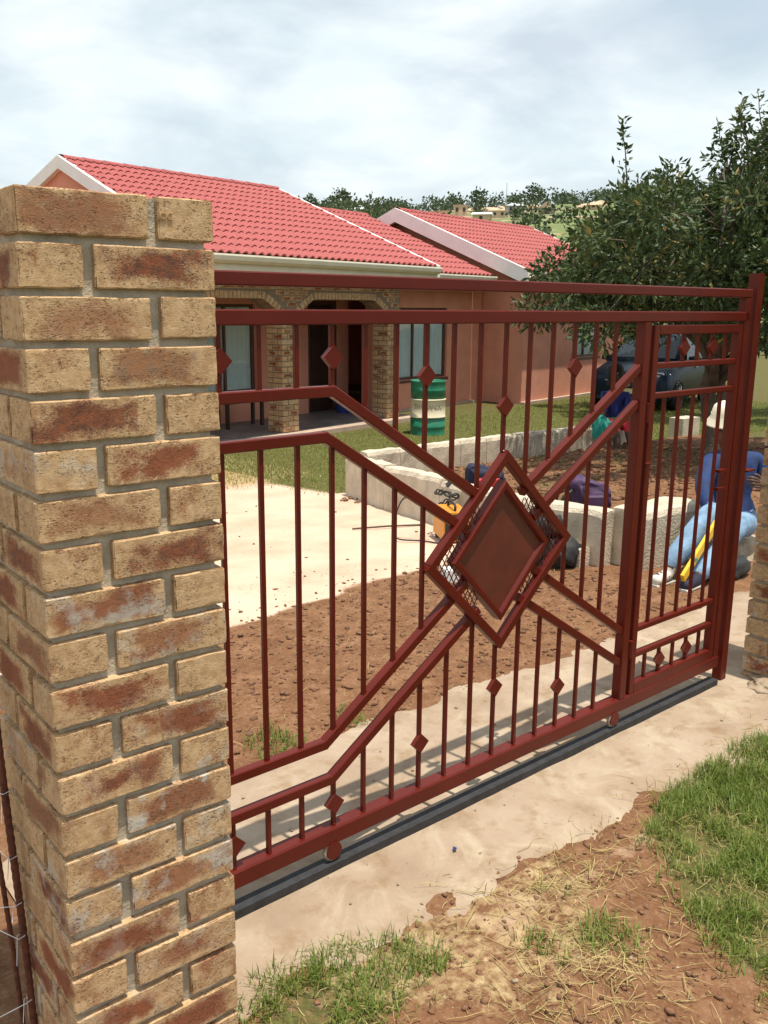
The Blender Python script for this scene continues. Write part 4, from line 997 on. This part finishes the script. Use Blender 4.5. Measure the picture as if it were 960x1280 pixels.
bo['shr'] = ((5.33, 1.66, .60), .078, 'chest', 'shirt'); bo['elr'] = ((5.29, 1.50, .40), .062, 'shr', 'shirt'); bo['cufr'] = ((5.13, 1.47, .46), .047, 'elr', 'shirt'); bo['wrr'] = ((5.09, 1.465, .475), .029, 'cufr', 'skin')
hand(bo, 'wrr', (5.09, 1.465, .475), (-.9, -.1, .25), (0, .2, 1), (.1, -.9, 0), pre='r', curl=.6)
bo['hipl'] = ((4.97, 1.62, .20), .105, 'pelvis', 'jeans'); bo['knl'] = ((4.62, 1.53, .345), (.078, .078), 'hipl', 'jeans'); bo['shinl'] = ((4.44, 1.53, .24), .072, 'knl', 'jeans'); bo['heml'] = ((4.245, 1.535, .10), .066, 'shinl', 'jeans'); bo['ankl'] = ((4.21, 1.535, .055), .040, 'heml', 'skin'); bo['heell'] = ((4.20, 1.535, .01), .040, 'ankl', 'shoe'); bo['toel'] = ((4.04, 1.53, -.005), (.046, .034), 'heell', 'shoe')
bo['hipr'] = ((5.15, 1.58, .18), .105, 'pelvis', 'jeans'); bo['knr'] = ((4.74, 1.42, .27), .078, 'hipr', 'jeans'); bo['shinr'] = ((4.53, 1.40, .13), .070, 'knr', 'jeans'); bo['hemr'] = ((4.33, 1.385, .045), .062, 'shinr', 'jeans'); bo['ankr'] = ((4.29, 1.38, .02), .040, 'hemr', 'skin'); bo['heelr'] = ((4.26, 1.38, .0), .040, 'ankr', 'shoe2'); bo['toer'] = ((4.10, 1.37, -.005), (.046, .034), 'heelr', 'shoe2')
man = skin_figure('person', 'person in blue jacket, light jeans and cream hat sitting on a stone by the wall', bo, {'shirt': M['overall'], 'jeans': M['jeans'], 'skin': M['skin'], 'shoe': M['shoe'], 'shoe2': M['navy']})
# face (looks towards -x) and hat
hc = Vector((5.04, 1.735, .865))
MB().tube([hc+Vector((-.074, 0, .012)), hc+Vector((-.104, 0, -.028)), hc+Vector((-.088, 0, -.036))], [.010, .017, .013], 8).build('nose', M['skin'], man, True)
M['eye'] = simple('eye_white', (.6, .58, .55), .3, .05, 30); M['lips'] = simple('lips', (.10, .035, .03), .5, .1, 30)
for s in (-1, 1):
    b = MB(); b.lathe([(.002, -.009), (.008, -.005), (.010, 0), (.008, .005), (.002, .009)], 10); b.build('eye', M['eye'], man, True, hc+Vector((-.078, s*.031, .004)))
    b = MB(); b.lathe([(.004, -.03), (.014, -.02), (.016, 0), (.018, .018), (.006, .03)], 10); b.build('ear', M['skin'], man, True, hc+Vector((.012, s*.083, -.01)))
MB().tube([hc+Vector((-.076, -.026, -.062)), hc+Vector((-.090, 0, -.058)), hc+Vector((-.076, .026, -.062))], [.004, .008, .004], 6).build('mouth', M['lips'], man, True)
b = MB(); b.lathe([(.138, -.045), (.135, -.038), (.104, .005), (.099, .03), (.085, .075), (.065, .092), (.03, .098), (.002, .098)], 28)
hat = b.build('bucket_hat', M['cream'], man, True, hc+Vector((-.004, 0, .035)), (R(4), R(-10), 0))
b = MB(); b.lathe([(.1015, .0), (.1015, .022), (.098, .024)], 28); b.build('hat_band', M['drumc'], man, True, hc+Vector((-.004, 0, .042)), (R(4), R(-10), 0))
for (hx, hy, tx, ty) in ((4.235, 1.536, 4.035, 1.530), (4.295, 1.382, 4.095, 1.370)):
    MB().beam((hx, hy, -.030), (tx, ty, -.030), .076, .018, (0, 0, 1), .006).build('shoe_sole', M['sole'], man)
for k in range(3): MB().tube([(4.16-.035*k, 1.495, .012), (4.16-.035*k, 1.533, .040), (4.16-.035*k, 1.572, .012)], .004, 5).build('shoe_stripe', M['navy'], man)
# collar and the yellow level he holds
sp = MB(); sp.beam((4.10, 1.37, .045), (4.63, 1.44, .40), .055, .022, (0, 1, .1), .003)
lv = sp.build('spirit_level', simple('yellow_level', (.72, .42, .02), .45, .08, 5)); tag(lv, 'long yellow spirit level held slanting by the seated person', 'spirit level')
for f in (.25, .5, .8):
    p = Vector((4.10, 1.37, .045)).lerp(Vector((4.63, 1.44, .40)), f); MB().box(p.x-.02, p.x+.02, p.y-.013, p.y+.013, p.z-.008, p.z+.010).build('vial', M['teal'], lv)
tag(lump('work_bag', M['black'], .15, 44, 3, .3, 2.2, None, (4.58, 1.36, .02), (1.3, .55, .55)), 'dark slumped bag on the ground by the seated man', 'bag')
# woman on the back wall
wo2 = {}
wo2['pelvis'] = ((9.08, 5.70, .13), (.17, .14), None, 'skirt'); wo2['waist'] = ((9.08, 5.70, .30), (.125, .105), 'pelvis', 'top'); wo2['chest'] = ((9.07, 5.69, .46), (.14, .11), 'waist', 'top'); wo2['neck0'] = ((9.06, 5.68, .575), .06, 'chest', 'top'); wo2['neck1'] = ((9.05, 5.68, .63), .045, 'neck0', 'skin')
wo2['head0'] = ((9.02, 5.67, .70), (.066, .072), 'neck1', 'skin'); wo2['head1'] = ((9.03, 5.68, .79), (.072, .085), 'head0', 'skin'); wo2['head2'] = ((9.04, 5.68, .845), .05, 'head1', 'skin')
for s, n_ in ((-1, 'a'), (1, 'b')):
    px_, py_ = 9.07+s*.10, 5.69-s*.11
    wo2['sh'+n_] = ((px_, py_, .53), .058, 'chest', 'top'); wo2['el'+n_] = ((px_-.06, py_-.10, .30), .046, 'sh'+n_, 'top'); wo2['wr'+n_] = ((px_-.22, py_-.16, .27), .026, 'el'+n_, 'skin')
    hand(wo2, 'wr'+n_, (px_-.22, py_-.16, .27), (-.8, -.5, -.3), (.4*s, -.6*s, .2), (0, 0, 1), pre=n_, curl=.3)
    wo2['hip'+n_] = ((9.06+s*.07, 5.63-s*.07, .14), .10, 'pelvis', 'skirt'); wo2['kn'+n_] = ((8.75+s*.06, 5.33-s*.06, .20), .075, 'hip'+n_, 'skirt'); wo2['an'+n_] = ((8.70+s*.06, 5.22-s*.06, -.10), .038, 'kn'+n_, 'skin'); wo2['to'+n_] = ((8.60+s*.06, 5.10-s*.06, -.14), (.036, .028), 'an'+n_, 'skin')
M['bluetop'] = simple('royal_blue_top', (.015, .02, .14), .8, .2, 12)
woman = skin_figure('person', 'person in blue top and red and green skirt sitting on the block wall', wo2, {'top': M['bluetop'], 'skirt': M['redcl'], 'skin': M['skin']})
hc2 = Vector((9.03, 5.68, .79)); fd = Vector((-.8, -.6, 0)); sd_ = Vector((.6, -.8, 0))
b = MB(); b.lathe([(.02, -.20), (.075, -.17), (.10, -.08), (.108, 0), (.10, .06), (.065, .11), (.01, .125)], 18); b.build('hair', M['hair'], woman, True, hc2-fd*.035+Vector((0, 0, .01)))
MB().tube([hc2+fd*.070+Vector((0, 0, .01)), hc2+fd*.098+Vector((0, 0, -.026)), hc2+fd*.082+Vector((0, 0, -.034))], [.008, .014, .011], 8).build('nose', M['skin'], woman, True)
for s in (-1, 1):
    b = MB(); b.lathe([(.002, -.008), (.009, 0), (.002, .008)], 8); b.build('eye', M['eye'], woman, True, hc2+fd*.073+sd_*s*.028)
MB().tube([hc2+fd*.072+sd_*.022+Vector((0, 0, -.058)), hc2+fd*.084+Vector((0, 0, -.056)), hc2+fd*.072-sd_*.022+Vector((0, 0, -.058))], [.003, .007, .003], 6).build('mouth', M['lips'], woman, True)
b = MB(); b.beam((8.98, 5.52, .235), (8.80, 5.34, .265), .26, .02, (0, 0, 1), .008); b.build('lap_cloth', simple('green_cloth', (.02, .22, .05), .8, .2, 10), woman)

# ------------------------------------------------------------------ trees
def leaf_cards(P, dirs, L_, Wd, jit=.35, fold=True):
    """elongated leaf quads, two per leaf folded on the rib"""
    n = len(P); d = dirs/np.linalg.norm(dirs, axis=1, keepdims=True)
    rnd = rng.normal(size=(n, 3)); s = np.cross(d, rnd); s /= np.linalg.norm(s, axis=1, keepdims=True)+1e-9; nn = np.cross(s, d)
    L_ = L_*rng.uniform(.6, 1.3, (n, 1)); Wd = Wd*rng.uniform(.7, 1.2, (n, 1))
    a = P; m = P+d*L_*.5; t = P+d*L_+nn*L_*-.12
    l = m+s*Wd*.5+nn*Wd*.18; r_ = m-s*Wd*.5+nn*Wd*.18
    V = np.stack([a, l, t, r_], 1).reshape(-1, 3); i = np.arange(n)*4
    F = np.concatenate([np.stack([i, i+1, i+2], 1), np.stack([i, i+2, i+3], 1)]); return V, F
def make_tree(name, label, base, height, rad, seed, n_limb=7, n_clump=150, per=260, crown_z=1.3, leaf=.09, shoots=14, trunk_h=1.15, lean=0):
    rs = random.Random(seed); r3 = np.random.default_rng(seed); t = empty(name, base); tag(t, label, 'tree')
    cz0 = (crown_z+height*.86)/2; rz_ = (height*.86-crown_z)/2; tr = MB(); ends = []
    tp = [Vector((.05*math.sin(i*1.3+seed), .05*math.cos(i*1.7), -.3+(trunk_h+.3)*i/5)) for i in range(6)]; tr.tube(tp, [.13, .105, .095, .09, .085, .075], 9)
    def limb(p, q, r0_, r1_, n=6):
        pts = []
        for i in range(n+1):
            f = i/n; pts.append(p.lerp(q, f)+Vector((rs.gauss(0, .04)*f, rs.gauss(0, .04)*f, .22*(q-p).length*f*(1-f))))
        tr.tube(pts, [r0_+(r1_-r0_)*i/n for i in range(n+1)], 6); return pts
    cl = []
    for k in range(n_clump):
        while True:
            v = Vector((rs.uniform(-1, 1), rs.uniform(-1, 1), rs.uniform(-1, 1)))
            if .35 < v.length < 1: break
        w = v*(1+.25*math.sin(v.x*4+seed)*math.cos(v.y*5)); p = Vector((w.x*rad, w.y*rad, cz0+w.z*rz_))
        p.z -= .45*max(0, math.hypot(w.x, w.y)-.55)*rz_; p += Vector((.78, -.626, 0))*lean*max(0, p.z-1.55); cl.append((p, rs.uniform(.12, .34)))
    for k in range(n_limb):
        a = k*6.283/n_limb+rs.uniform(-.3, .3); L_ = rad*rs.uniform(.45, .7)
        lp_ = limb(tp[-1]-Vector((0, 0, .04+.12*(k % 3))), Vector((L_*math.cos(a), L_*math.sin(a), cz0+rs.uniform(-.2, .5)*rz_))+Vector((.78, -.626, 0))*lean*.6, .055, .022)
        ends += lp_[3:]
    for p, r_ in cl:
        e = min(ends, key=lambda q: (q-p).length); limb(e, p, .016, .004, 4)
    P = []; Dv = []
    for p, r_ in cl:
        n = int(per*(r_/.27)**2); q = r3.normal(size=(n, 3)); q /= np.linalg.norm(q, axis=1, keepdims=True); rr_ = r_*r3.random((n, 1))**.45
        P.append(np.array(p[:])+q*rr_*np.array([1.1, 1.1, .85])); Dv.append(q+r3.normal(0, .55, (n, 3))+np.array([0, 0, -.15]))
    for k in range(shoots):
        a = rs.uniform(0, 6.283); q = rs.uniform(.0, .8)*rad; p = Vector((q*math.cos(a), q*math.sin(a), 0)); p.z = cz0+rz_*math.sqrt(max(.05, 1-(q/rad)**2))*.75; p += Vector((.78, -.626, 0))*lean*max(0, p.z-1.55)
        st = min(ends, key=lambda e_: (e_-p).length); e = p+Vector((rs.gauss(0, .14), rs.gauss(0, .14), rs.uniform(.35, 1.0)))
        limb(st, p, .014, .010, 4); pts = [p.lerp(e, i/7)+Vector((rs.gauss(0, .012), rs.gauss(0, .012), 0)) for i in range(8)]; tr.tube(pts, [.010*(1-.1*i) for i in range(8)], 5)
        n = 70; f = r3.random(n); ii = np.array([pts[0][:]])+(np.array(pts[-1][:])-np.array(pts[0][:]))*f[:, None]; dd = r3.normal(size=(n, 3))*np.array([1, 1, .35])+np.array([0, 0, .55])
        P.append(ii+r3.normal(0, .045, (n, 3))*(1.25-f[:, None])); Dv.append(dd)
    tr.build('trunk', M['bark'], t, True)
    P = np.concatenate(P); Dv = np.concatenate(Dv); V, F = leaf_cards(P, Dv, leaf, leaf*.38)
    me = fast_mesh('crown', V, F); me.materials.append(M['leaf']); me.materials.append(M['leafy'])
    mi = np.zeros(len(P), dtype=np.int32); mi[r3.random(len(P)) < .025] = 1
    me.polygons.foreach_set('material_index', np.concatenate([mi, mi]).astype(np.int32))
    mesh_obj('crown', me, None, t); return t
make_tree('fruit_tree', 'dense dark green fruit tree with upright shoots above the seated man', (8.45, 3.95, -.10), 3.9, 2.3, 5, 9, 225, 310, 1.32, .090, 40, 1.15, .62)
make_tree('fruit_tree', 'dark green tree behind the fruit tree shading the parked car', (15.6, 8.2, -.4), 4.6, 2.8, 12, 7, 130, 240, 1.75, .12, 12, 1.5)

# hillside bush and trees: one distant mass, plus a few trees that stand out
def bush_points(n, azr, rr_, size, seed, dens=None):
    out = []; rs = random.Random(seed)
    while len(out) < n:
        az = rs.uniform(*azr); r_ = rs.uniform(*rr_); p = hpos(az, r_)
        dn = float(fbm(np.array([p.x/30]), np.array([p.y/30]), 91)[0])
        edge = max(0, (r_-300)/110)
        view = 40.5 < az < 53 and r_ < 345
        if rs.random() < (min(1, max(.03, (dn-.40)*4.5)*.5+edge*.75) if not view else .035): out.append((p, rs.uniform(*size)*(1+.25*edge)))
    return out
BL_ = bush_points(800, (-8, 85), (120, 432), (1.6, 3.4), 3)
Vs, Fs, o_ = [], [], 0
for p, s in BL_:
    n = 150; q = rng.normal(size=(n, 3)); q /= np.linalg.norm(q, axis=1, keepdims=True); rad_ = s*rng.uniform(.55, 1.05, (n, 1)); lob = 1+.25*np.sin(q[:, :1]*5+p.x)+.2*np.cos(q[:, 1:2]*6+p.y)
    P = np.array(p[:])+q*rad_*lob*np.array([1, 1, .85])+np.array([0, 0, s*.75]); dr = q+rng.normal(0, .6, (n, 3)); V, F = leaf_cards(P, dr, s*.32, s*.26)
    Vs.append(V); Fs.append(F+o_); o_ += len(V)
tag(mesh_obj('hill_bush', fast_mesh('hill_bush', np.concatenate(Vs), np.concatenate(Fs)), M['bush']), 'dark green bush covering the far hillside', 'bush', kind='stuff')
def far_tree(az, r_, s, label):
    p = hpos(az, r_); t = empty('hill_tree', p); tag(t, label, 'tree')
    MB().tube([(0, 0, -.3), (.1, 0, s*.8), (0, .1, s*1.3)], [s*.12, s*.09, s*.04], 6).build('trunk', M['bark'], t)
    n = 260; q = rng.normal(size=(n, 3)); q /= np.linalg.norm(q, axis=1, keepdims=True); P = q*s*rng.uniform(.35, 1.0, (n, 1))*np.array([1, 1, .95])*(1+.25*np.sin(q[:, :1]*4+az))+np.array([0, 0, s*1.55])
    V, F = leaf_cards(P, q+rng.normal(0, .7, (n, 3)), s*.36, s*.28); mesh_obj('crown', fast_mesh('crown', V, F), M['bush'], t)
far_tree(36.1, 400, 4.2, 'round dark tree standing above the far ridge behind the roof hip')
far_tree(44.2, 405, 3.6, 'dark ridge tree above the sandy hillside cuttings')
far_tree(47.6, 408, 3.8, 'dark ridge tree above the white-roofed hillside house')
far_tree(34.2, 395, 3.0, 'low dark tree on the ridge beside the round tree')

# hillside houses
M['beige'] = simple('beige_plaster', (.50, .37, .25), .9, .12, .3); M['greyroof'] = simple('pale_iron_roof', (.52, .55, .56), .5, .06, .3); M['thatch'] = simple('thatch', (.16, .12, .07), .95, .2, .6); M['turq'] = simple('turquoise_iron_roof', (.06, .34, .36), .5, .08, .3); M['dark'] = simple('dark_opening', (.03, .028, .025), .6, .1, 1)
def far_house(az, r_, w, d, h, roofm, label, kind='hip', wallm=None, wins=2, rise=None, lift=0):
    p = hpos(az, r_); t = empty('hillside_house', p+Vector((0, 0, lift)), -R(az)+random.uniform(-.25, .25)); tag(t, label, 'house')
    MB().box(-w/2, w/2, -d/2, d/2, -2.5, h).build('wall', wallm or M['beige'], t)
    ov = .4; rs_ = rise or w*.16
    if kind == 'hip':
        b = MB(); b.add([(-w/2-ov, -d/2-ov, h), (w/2+ov, -d/2-ov, h), (w/2+ov, d/2+ov, h), (-w/2-ov, d/2+ov, h), (-w*.12, 0, h+rs_), (w*.12, 0, h+rs_)], [(0, 1, 5, 4), (1, 2, 5), (2, 3, 4, 5), (3, 0, 4), (3, 2, 1, 0)]); b.build('roof', roofm, t)
    elif kind == 'gable':
        b = MB(); b.add([(-w/2-ov, -d/2-ov, h), (w/2+ov, -d/2-ov, h), (w/2+ov, d/2+ov, h), (-w/2-ov, d/2+ov, h), (-w/2-ov, 0, h+rs_), (w/2+ov, 0, h+rs_)], [(0, 1, 5, 4), (1, 2, 5), (2, 3, 4, 5), (3, 0, 4), (3, 2, 1, 0)]); b.build('roof', roofm, t)
    elif kind == 'cone':
        b = MB(); b.lathe([(w*.62, h-.3), (w*.3, h+rs_*.6), (.1, h+rs_)], 16); b.build('roof', roofm, t)
    elif kind == 'flat':
        MB().box(-w/2-.15, w/2+.15, -d/2-.15, d/2+.15, h, h+.2).build('roof', roofm, t)
    for k in range(wins):
        x = -w/2+w*(k+.5)/wins
        wi = MB().box(x-.4, x+.4, -d/2-.05, -d/2+.02, h*.35, h*.8).build('window', M['dark'], t); MB().box(x-.45, x+.45, -d/2-.12, -d/2-.052, h*.30, h*.345).build('sill', wallm or M['beige'], wi)
far_house(46.4, 300, 5.58, 4.51, 2.38, M['greyroof'], 'hillside house with a pale hipped roof and grey walls', 'hip', simple('grey_plaster', (.33, .33, .34), .9, .1, .3), 2)
far_house(45.3, 285, 6.56, 4.1, 1.8, M['beige'], 'long low beige hillside building below the pale-roofed house', 'flat', None, 3)
far_house(43.2, 300, 4.43, 4.1, 2.95, M['beige'], 'roofless two-window beige hillside shell', 'flat', None, 2)
far_house(42.0, 290, 5.08, 4.1, 2.13, M['beige'], 'squat beige hillside house left of the roofless shell', 'flat', simple('sand_plaster', (.55, .36, .26), .9, .1, .3), 2)
far_house(48.3, 305, 4.6, 4.6, 1.9, M['thatch'], 'round thatched hut on the green hill slope', 'cone', simple('hut_wall', (.2, .17, .13), .9, .1, .5), 1, 1.9)
far_house(44.5, 240, 4.2, 4, 2.0, M['white'], 'small hillside shed with a bright white gable roof', 'gable', None, 1)
far_house(51.0, 320, 4.4, 3.5, 1.4, M['beige'], 'low tan hillside hut near the tree', 'cone', None, 1, 1.0)
far_house(36.9, 330, 5.0, 4, 2.0, M['greyroof'], 'small pale hillside building above the middle roof', 'gable', None, 1)
far_house(53.6, 118, 5.6, 4.5, 2.3, M['turq'], 'hillside house with a turquoise iron roof behind the fruit tree', 'gable', None, 2, 1.0)
tag(MB().tube([tuple(hpos(45.9, 410)), tuple(hpos(45.9, 410)+Vector((0, 0, 11)))], .16, 6).build('mast', M['greyroof']), 'thin mast on the skyline above the bush', 'mast')
# sandy cuttings and boulders on the slope
for i in range(26):
    az = random.uniform(41.5, 47.5) if i < 20 else random.uniform(49, 52); r_ = random.uniform(318, 372); p = hpos(az, r_)
    o = lump('boulder', M['beige'], random.uniform(1.3, 2.8), 60+i, 2, .35, 2.5, None, p, (1.6, 1, .55)); tag(o, 'tan boulder among the bush on the far hillside', 'boulder', 'boulders on the far hillside')

# ------------------------------------------------------------------ grass, straw, clods
def blades(P, L_, Wd, lean, seed, mat, name, label, bend=.5, cat='grass'):
    r3 = np.random.default_rng(seed); n = len(P); a = r3.uniform(0, 6.283, n); le = lean*r3.uniform(.2, 1.2, n); L1 = L_*r3.uniform(.45, 1.25, n)
    d = np.stack([np.cos(a), np.sin(a), np.zeros(n)], 1); s = np.stack([-np.sin(a), np.cos(a), np.zeros(n)], 1)*(Wd*r3.uniform(.6, 1.3, n))[:, None]
    up_ = np.array([0, 0, 1.])
    m = P+d*(L1*.5*np.sin(le*.6))[:, None]+up_*(L1*.5*np.cos(le*.6))[:, None]; t = m+d*(L1*.5*np.sin(le*(1+bend)))[:, None]+up_*(L1*.5*np.cos(le*(1+bend)))[:, None]
    V = np.stack([P-s*.5, P+s*.5, m+s*.4, m-s*.4, t], 1).reshape(-1, 3); i = np.arange(n)*5
    F = np.concatenate([np.stack([i, i+1, i+2], 1), np.stack([i, i+2, i+3], 1), np.stack([i+3, i+2, i+4], 1)])
    o = mesh_obj(name, fast_mesh(name, V, F), mat); tag(o, label, cat, kind='stuff'); return o
def scatter(n, x0, x1, y0, y1, mask, clump=0):
    x = rng.uniform(x0, x1, n); y = rng.uniform(y0, y1, n); k = rng.random(n) < mask(x, y); x, y = x[k], y[k]
    if clump: x = np.concatenate([x+rng.normal(0, clump, len(x)) for _ in range(4)]); y = np.concatenate([y+rng.normal(0, clump, len(y)) for _ in range(4)])
    return np.stack([x, y, ground_z(x, y)-.004], 1)
def patch(x, y): return front_grass(x, y)*sst(.30, .56, fbm(x*9, y*9, 101))
P = scatter(95000, .2, 4.6, -2.2, .25, patch, .012); P = P[P[:, 1] < .2]
blades(P, .058, .0030, .9, 1, M['grass'], 'grass', 'green grass growing outside the gate')
P = scatter(9000, .2, 4.6, -2.2, .22, lambda x, y: np.clip(front_grass(x, y)*.55+.10*sst(.45, .6, fbm(x*7, y*7, 111)), 0, 1), .02)
blades(P, .05, .0028, 1.3, 2, M['drygrass'], 'dry_grass', 'dry straw-coloured grass among the green grass', cat='grass')
# lawn near the house
P = scatter(120000, 3.8, 19, 5.9, 13.6, lambda x, y: lawn_mask(x, y)*(y < 10.0+(x-6)*.217-.1)*(.55+.45*fbm(x*3, y*3, 5)))
blades(P, .045, .007, .9, 3, M['lawn'], 'lawn_grass', 'short green lawn grass before the house')
P = scatter(22000, 0, 5.6, 6.6, 10.2, lambda x, y: .9*sst(6.8, 7.6, y-.1*(x-4))*(y < 10.0))
blades(P, .06, .007, 1.1, 4, M['drygrass'], 'dry_lawn', 'dry yellowing grass beside the pale driveway')
P = scatter(2600, 4.6, 9.5, 2.1, 5.5, lambda x, y: .35*sst(.52, .62, fbm(x*1.6, y*1.6, 15)), .03)
blades(P, .08, .006, .9, 5, M['grass'], 'bed_weeds', 'green weeds sprouting in the dug bed', cat='weeds')
P = scatter(900, .5, 1.6, 1.12, 1.32, lambda x, y: .5*sst(.42, .6, fbm(x*5, y*5, 18)), .015)
blades(P, .05, .004, .9, 6, M['grass'], 'edge_weeds', 'short weeds along the back edge of the concrete strip', cat='weeds')
# lying straw
def straw(n, x0, x1, y0, y1, mask, seed, name, label):
    r3 = np.random.default_rng(seed); x = r3.uniform(x0, x1, n); y = r3.uniform(y0, y1, n); k = r3.random(n) < mask(x, y); x, y = x[k], y[k]; n = len(x)
    a = r3.uniform(0, 6.283, n); L_ = .012+.085*r3.random(n)**1.8; w = r3.uniform(.0005, .0013, n); z = ground_z(x, y)+r3.uniform(.002, .016, n); tl = r3.normal(0, .12, n); be = r3.normal(0, .25, n)
    d1 = np.stack([np.cos(a), np.sin(a), tl], 1)*(L_/2)[:, None]; d2 = np.stack([np.cos(a+be), np.sin(a+be), -tl*.6], 1)*(L_/2)[:, None]; s = np.stack([-np.sin(a), np.cos(a), np.zeros(n)], 1)*w[:, None]
    p = np.stack([x, y, z], 1); q = p+d1; t = q+d2
    V = np.stack([p-s, p+s, q+s, q-s, t+s*.5, t-s*.5], 1).reshape(-1, 3); i = np.arange(n)*6
    F = np.concatenate([np.stack([i, i+1, i+2, i+3], 1), np.stack([i+3, i+2, i+4, i+5], 1)])
    tag(mesh_obj(name, fast_mesh(name, V, F), M['drygrass']), label, 'straw', kind='stuff')
straw(30000, .25, 3.4, -1.6, .2, lambda x, y: np.clip(.035+.9*np.exp(-(((x-1.38)/.22)**2+((y+.03)/.10)**2))+.8*np.exp(-(((x-1.15)/.25)**2+((y+.36)/.13)**2))+.22*sst(.45, .6, fbm(x*3, y*3, 88))*(y < .08)+.35*np.exp(-(((x-2.3)/.5)**2+((y-.14)/.05)**2)), 0, 1), 8, 'straw', 'cut dry straw strewn over the soil outside the gate')
straw(2600, .4, 4.2, 1.15, 3.2, lambda x, y: .35+0*x, 9, 'yard_straw', 'bits of dry straw on the brown yard soil')
# clods and pebbles: small lumps, two scattered masses
def clods(n, x0, x1, y0, y1, mask, s0, s1, seed, name, label, mat, cat='stones', zoff=0):
    r3 = np.random.default_rng(seed); x = r3.uniform(x0, x1, n); y = r3.uniform(y0, y1, n); k = r3.random(n) < mask(x, y); x, y = x[k], y[k]; n = len(x)
    bm = bmesh.new(); bmesh.ops.create_icosphere(bm, subdivisions=1, radius=1); bv = np.array([v.co[:] for v in bm.verts]); bf = np.array([[v.index for v in f.verts] for f in bm.faces]); bm.free()
    s = (s0+(s1-s0)*r3.random(n)**3); sc = r3.uniform(.6, 1.4, (n, 1, 3)); sc[:, :, 2] *= .6
    V = bv[None]*sc*s[:, None, None]*(1+r3.normal(0, .30, (n, len(bv), 1))); V = V+np.stack([x, y, (ground_z(x, y) if not zoff else np.full(n, zoff))+s*.25], 1)[:, None, :]
    F = (bf[None]+(np.arange(n)*len(bv))[:, None, None]).reshape(-1, 3)
    tag(mesh_obj(name, fast_mesh(name, V.reshape(-1, 3), F, False), mat), label, cat, kind='stuff')
M['clod'] = simple('soil_clod', (.172, .084, .044), .97, .35, 25, .6, bscale=120); M['pebble'] = simple('pale_pebble', (.30, .24, .18), .9, .3, 18)
clods(5200, .3, 4.2, 1.12, 3.0, lambda x, y: soil_mask(x, y)*.9+.08, .003, .016, 11, 'soil_clods', 'loose brown soil clods behind the gate', M['clod'], 'soil')
clods(9000, .2, 3.0, -1.5, .14, lambda x, y: .6*(1-front_grass(x, y)), .002, .011, 12, 'front_clods', 'loose brown soil clods outside the gate', M['clod'], 'soil')
clods(360, .2, 3.6, -1.5, .2, lambda x, y: .5+0*x, .002, .009, 13, 'pebbles', 'small pale pebbles outside the gate', M['pebble'])
clods(4200, 4.6, 9.6, 2.05, 5.6, lambda x, y: .8+0*x, .006, .036, 14, 'bed_clods', 'lumpy brown clods of the dug garden bed', M['clod'], 'soil')
clods(300, .8, 4.2, 2.6, 6.0, lambda x, y: .25+.75*sst(.5, .6, fbm(x*2, y*2, 33))*sst(2.2, 3.8, x), .003, .014, 15, 'sand_stones', 'stones and crumbs scattered on the pale sandy driveway', M['clod'])
clods(160, .4, 3.4, .12, 1.1, lambda x, y: .6+0*x, .002, .007, 16, 'strip_grit', 'grit and crumbs on the concrete strip', M['pebble'], zoff=STRIP_Z)
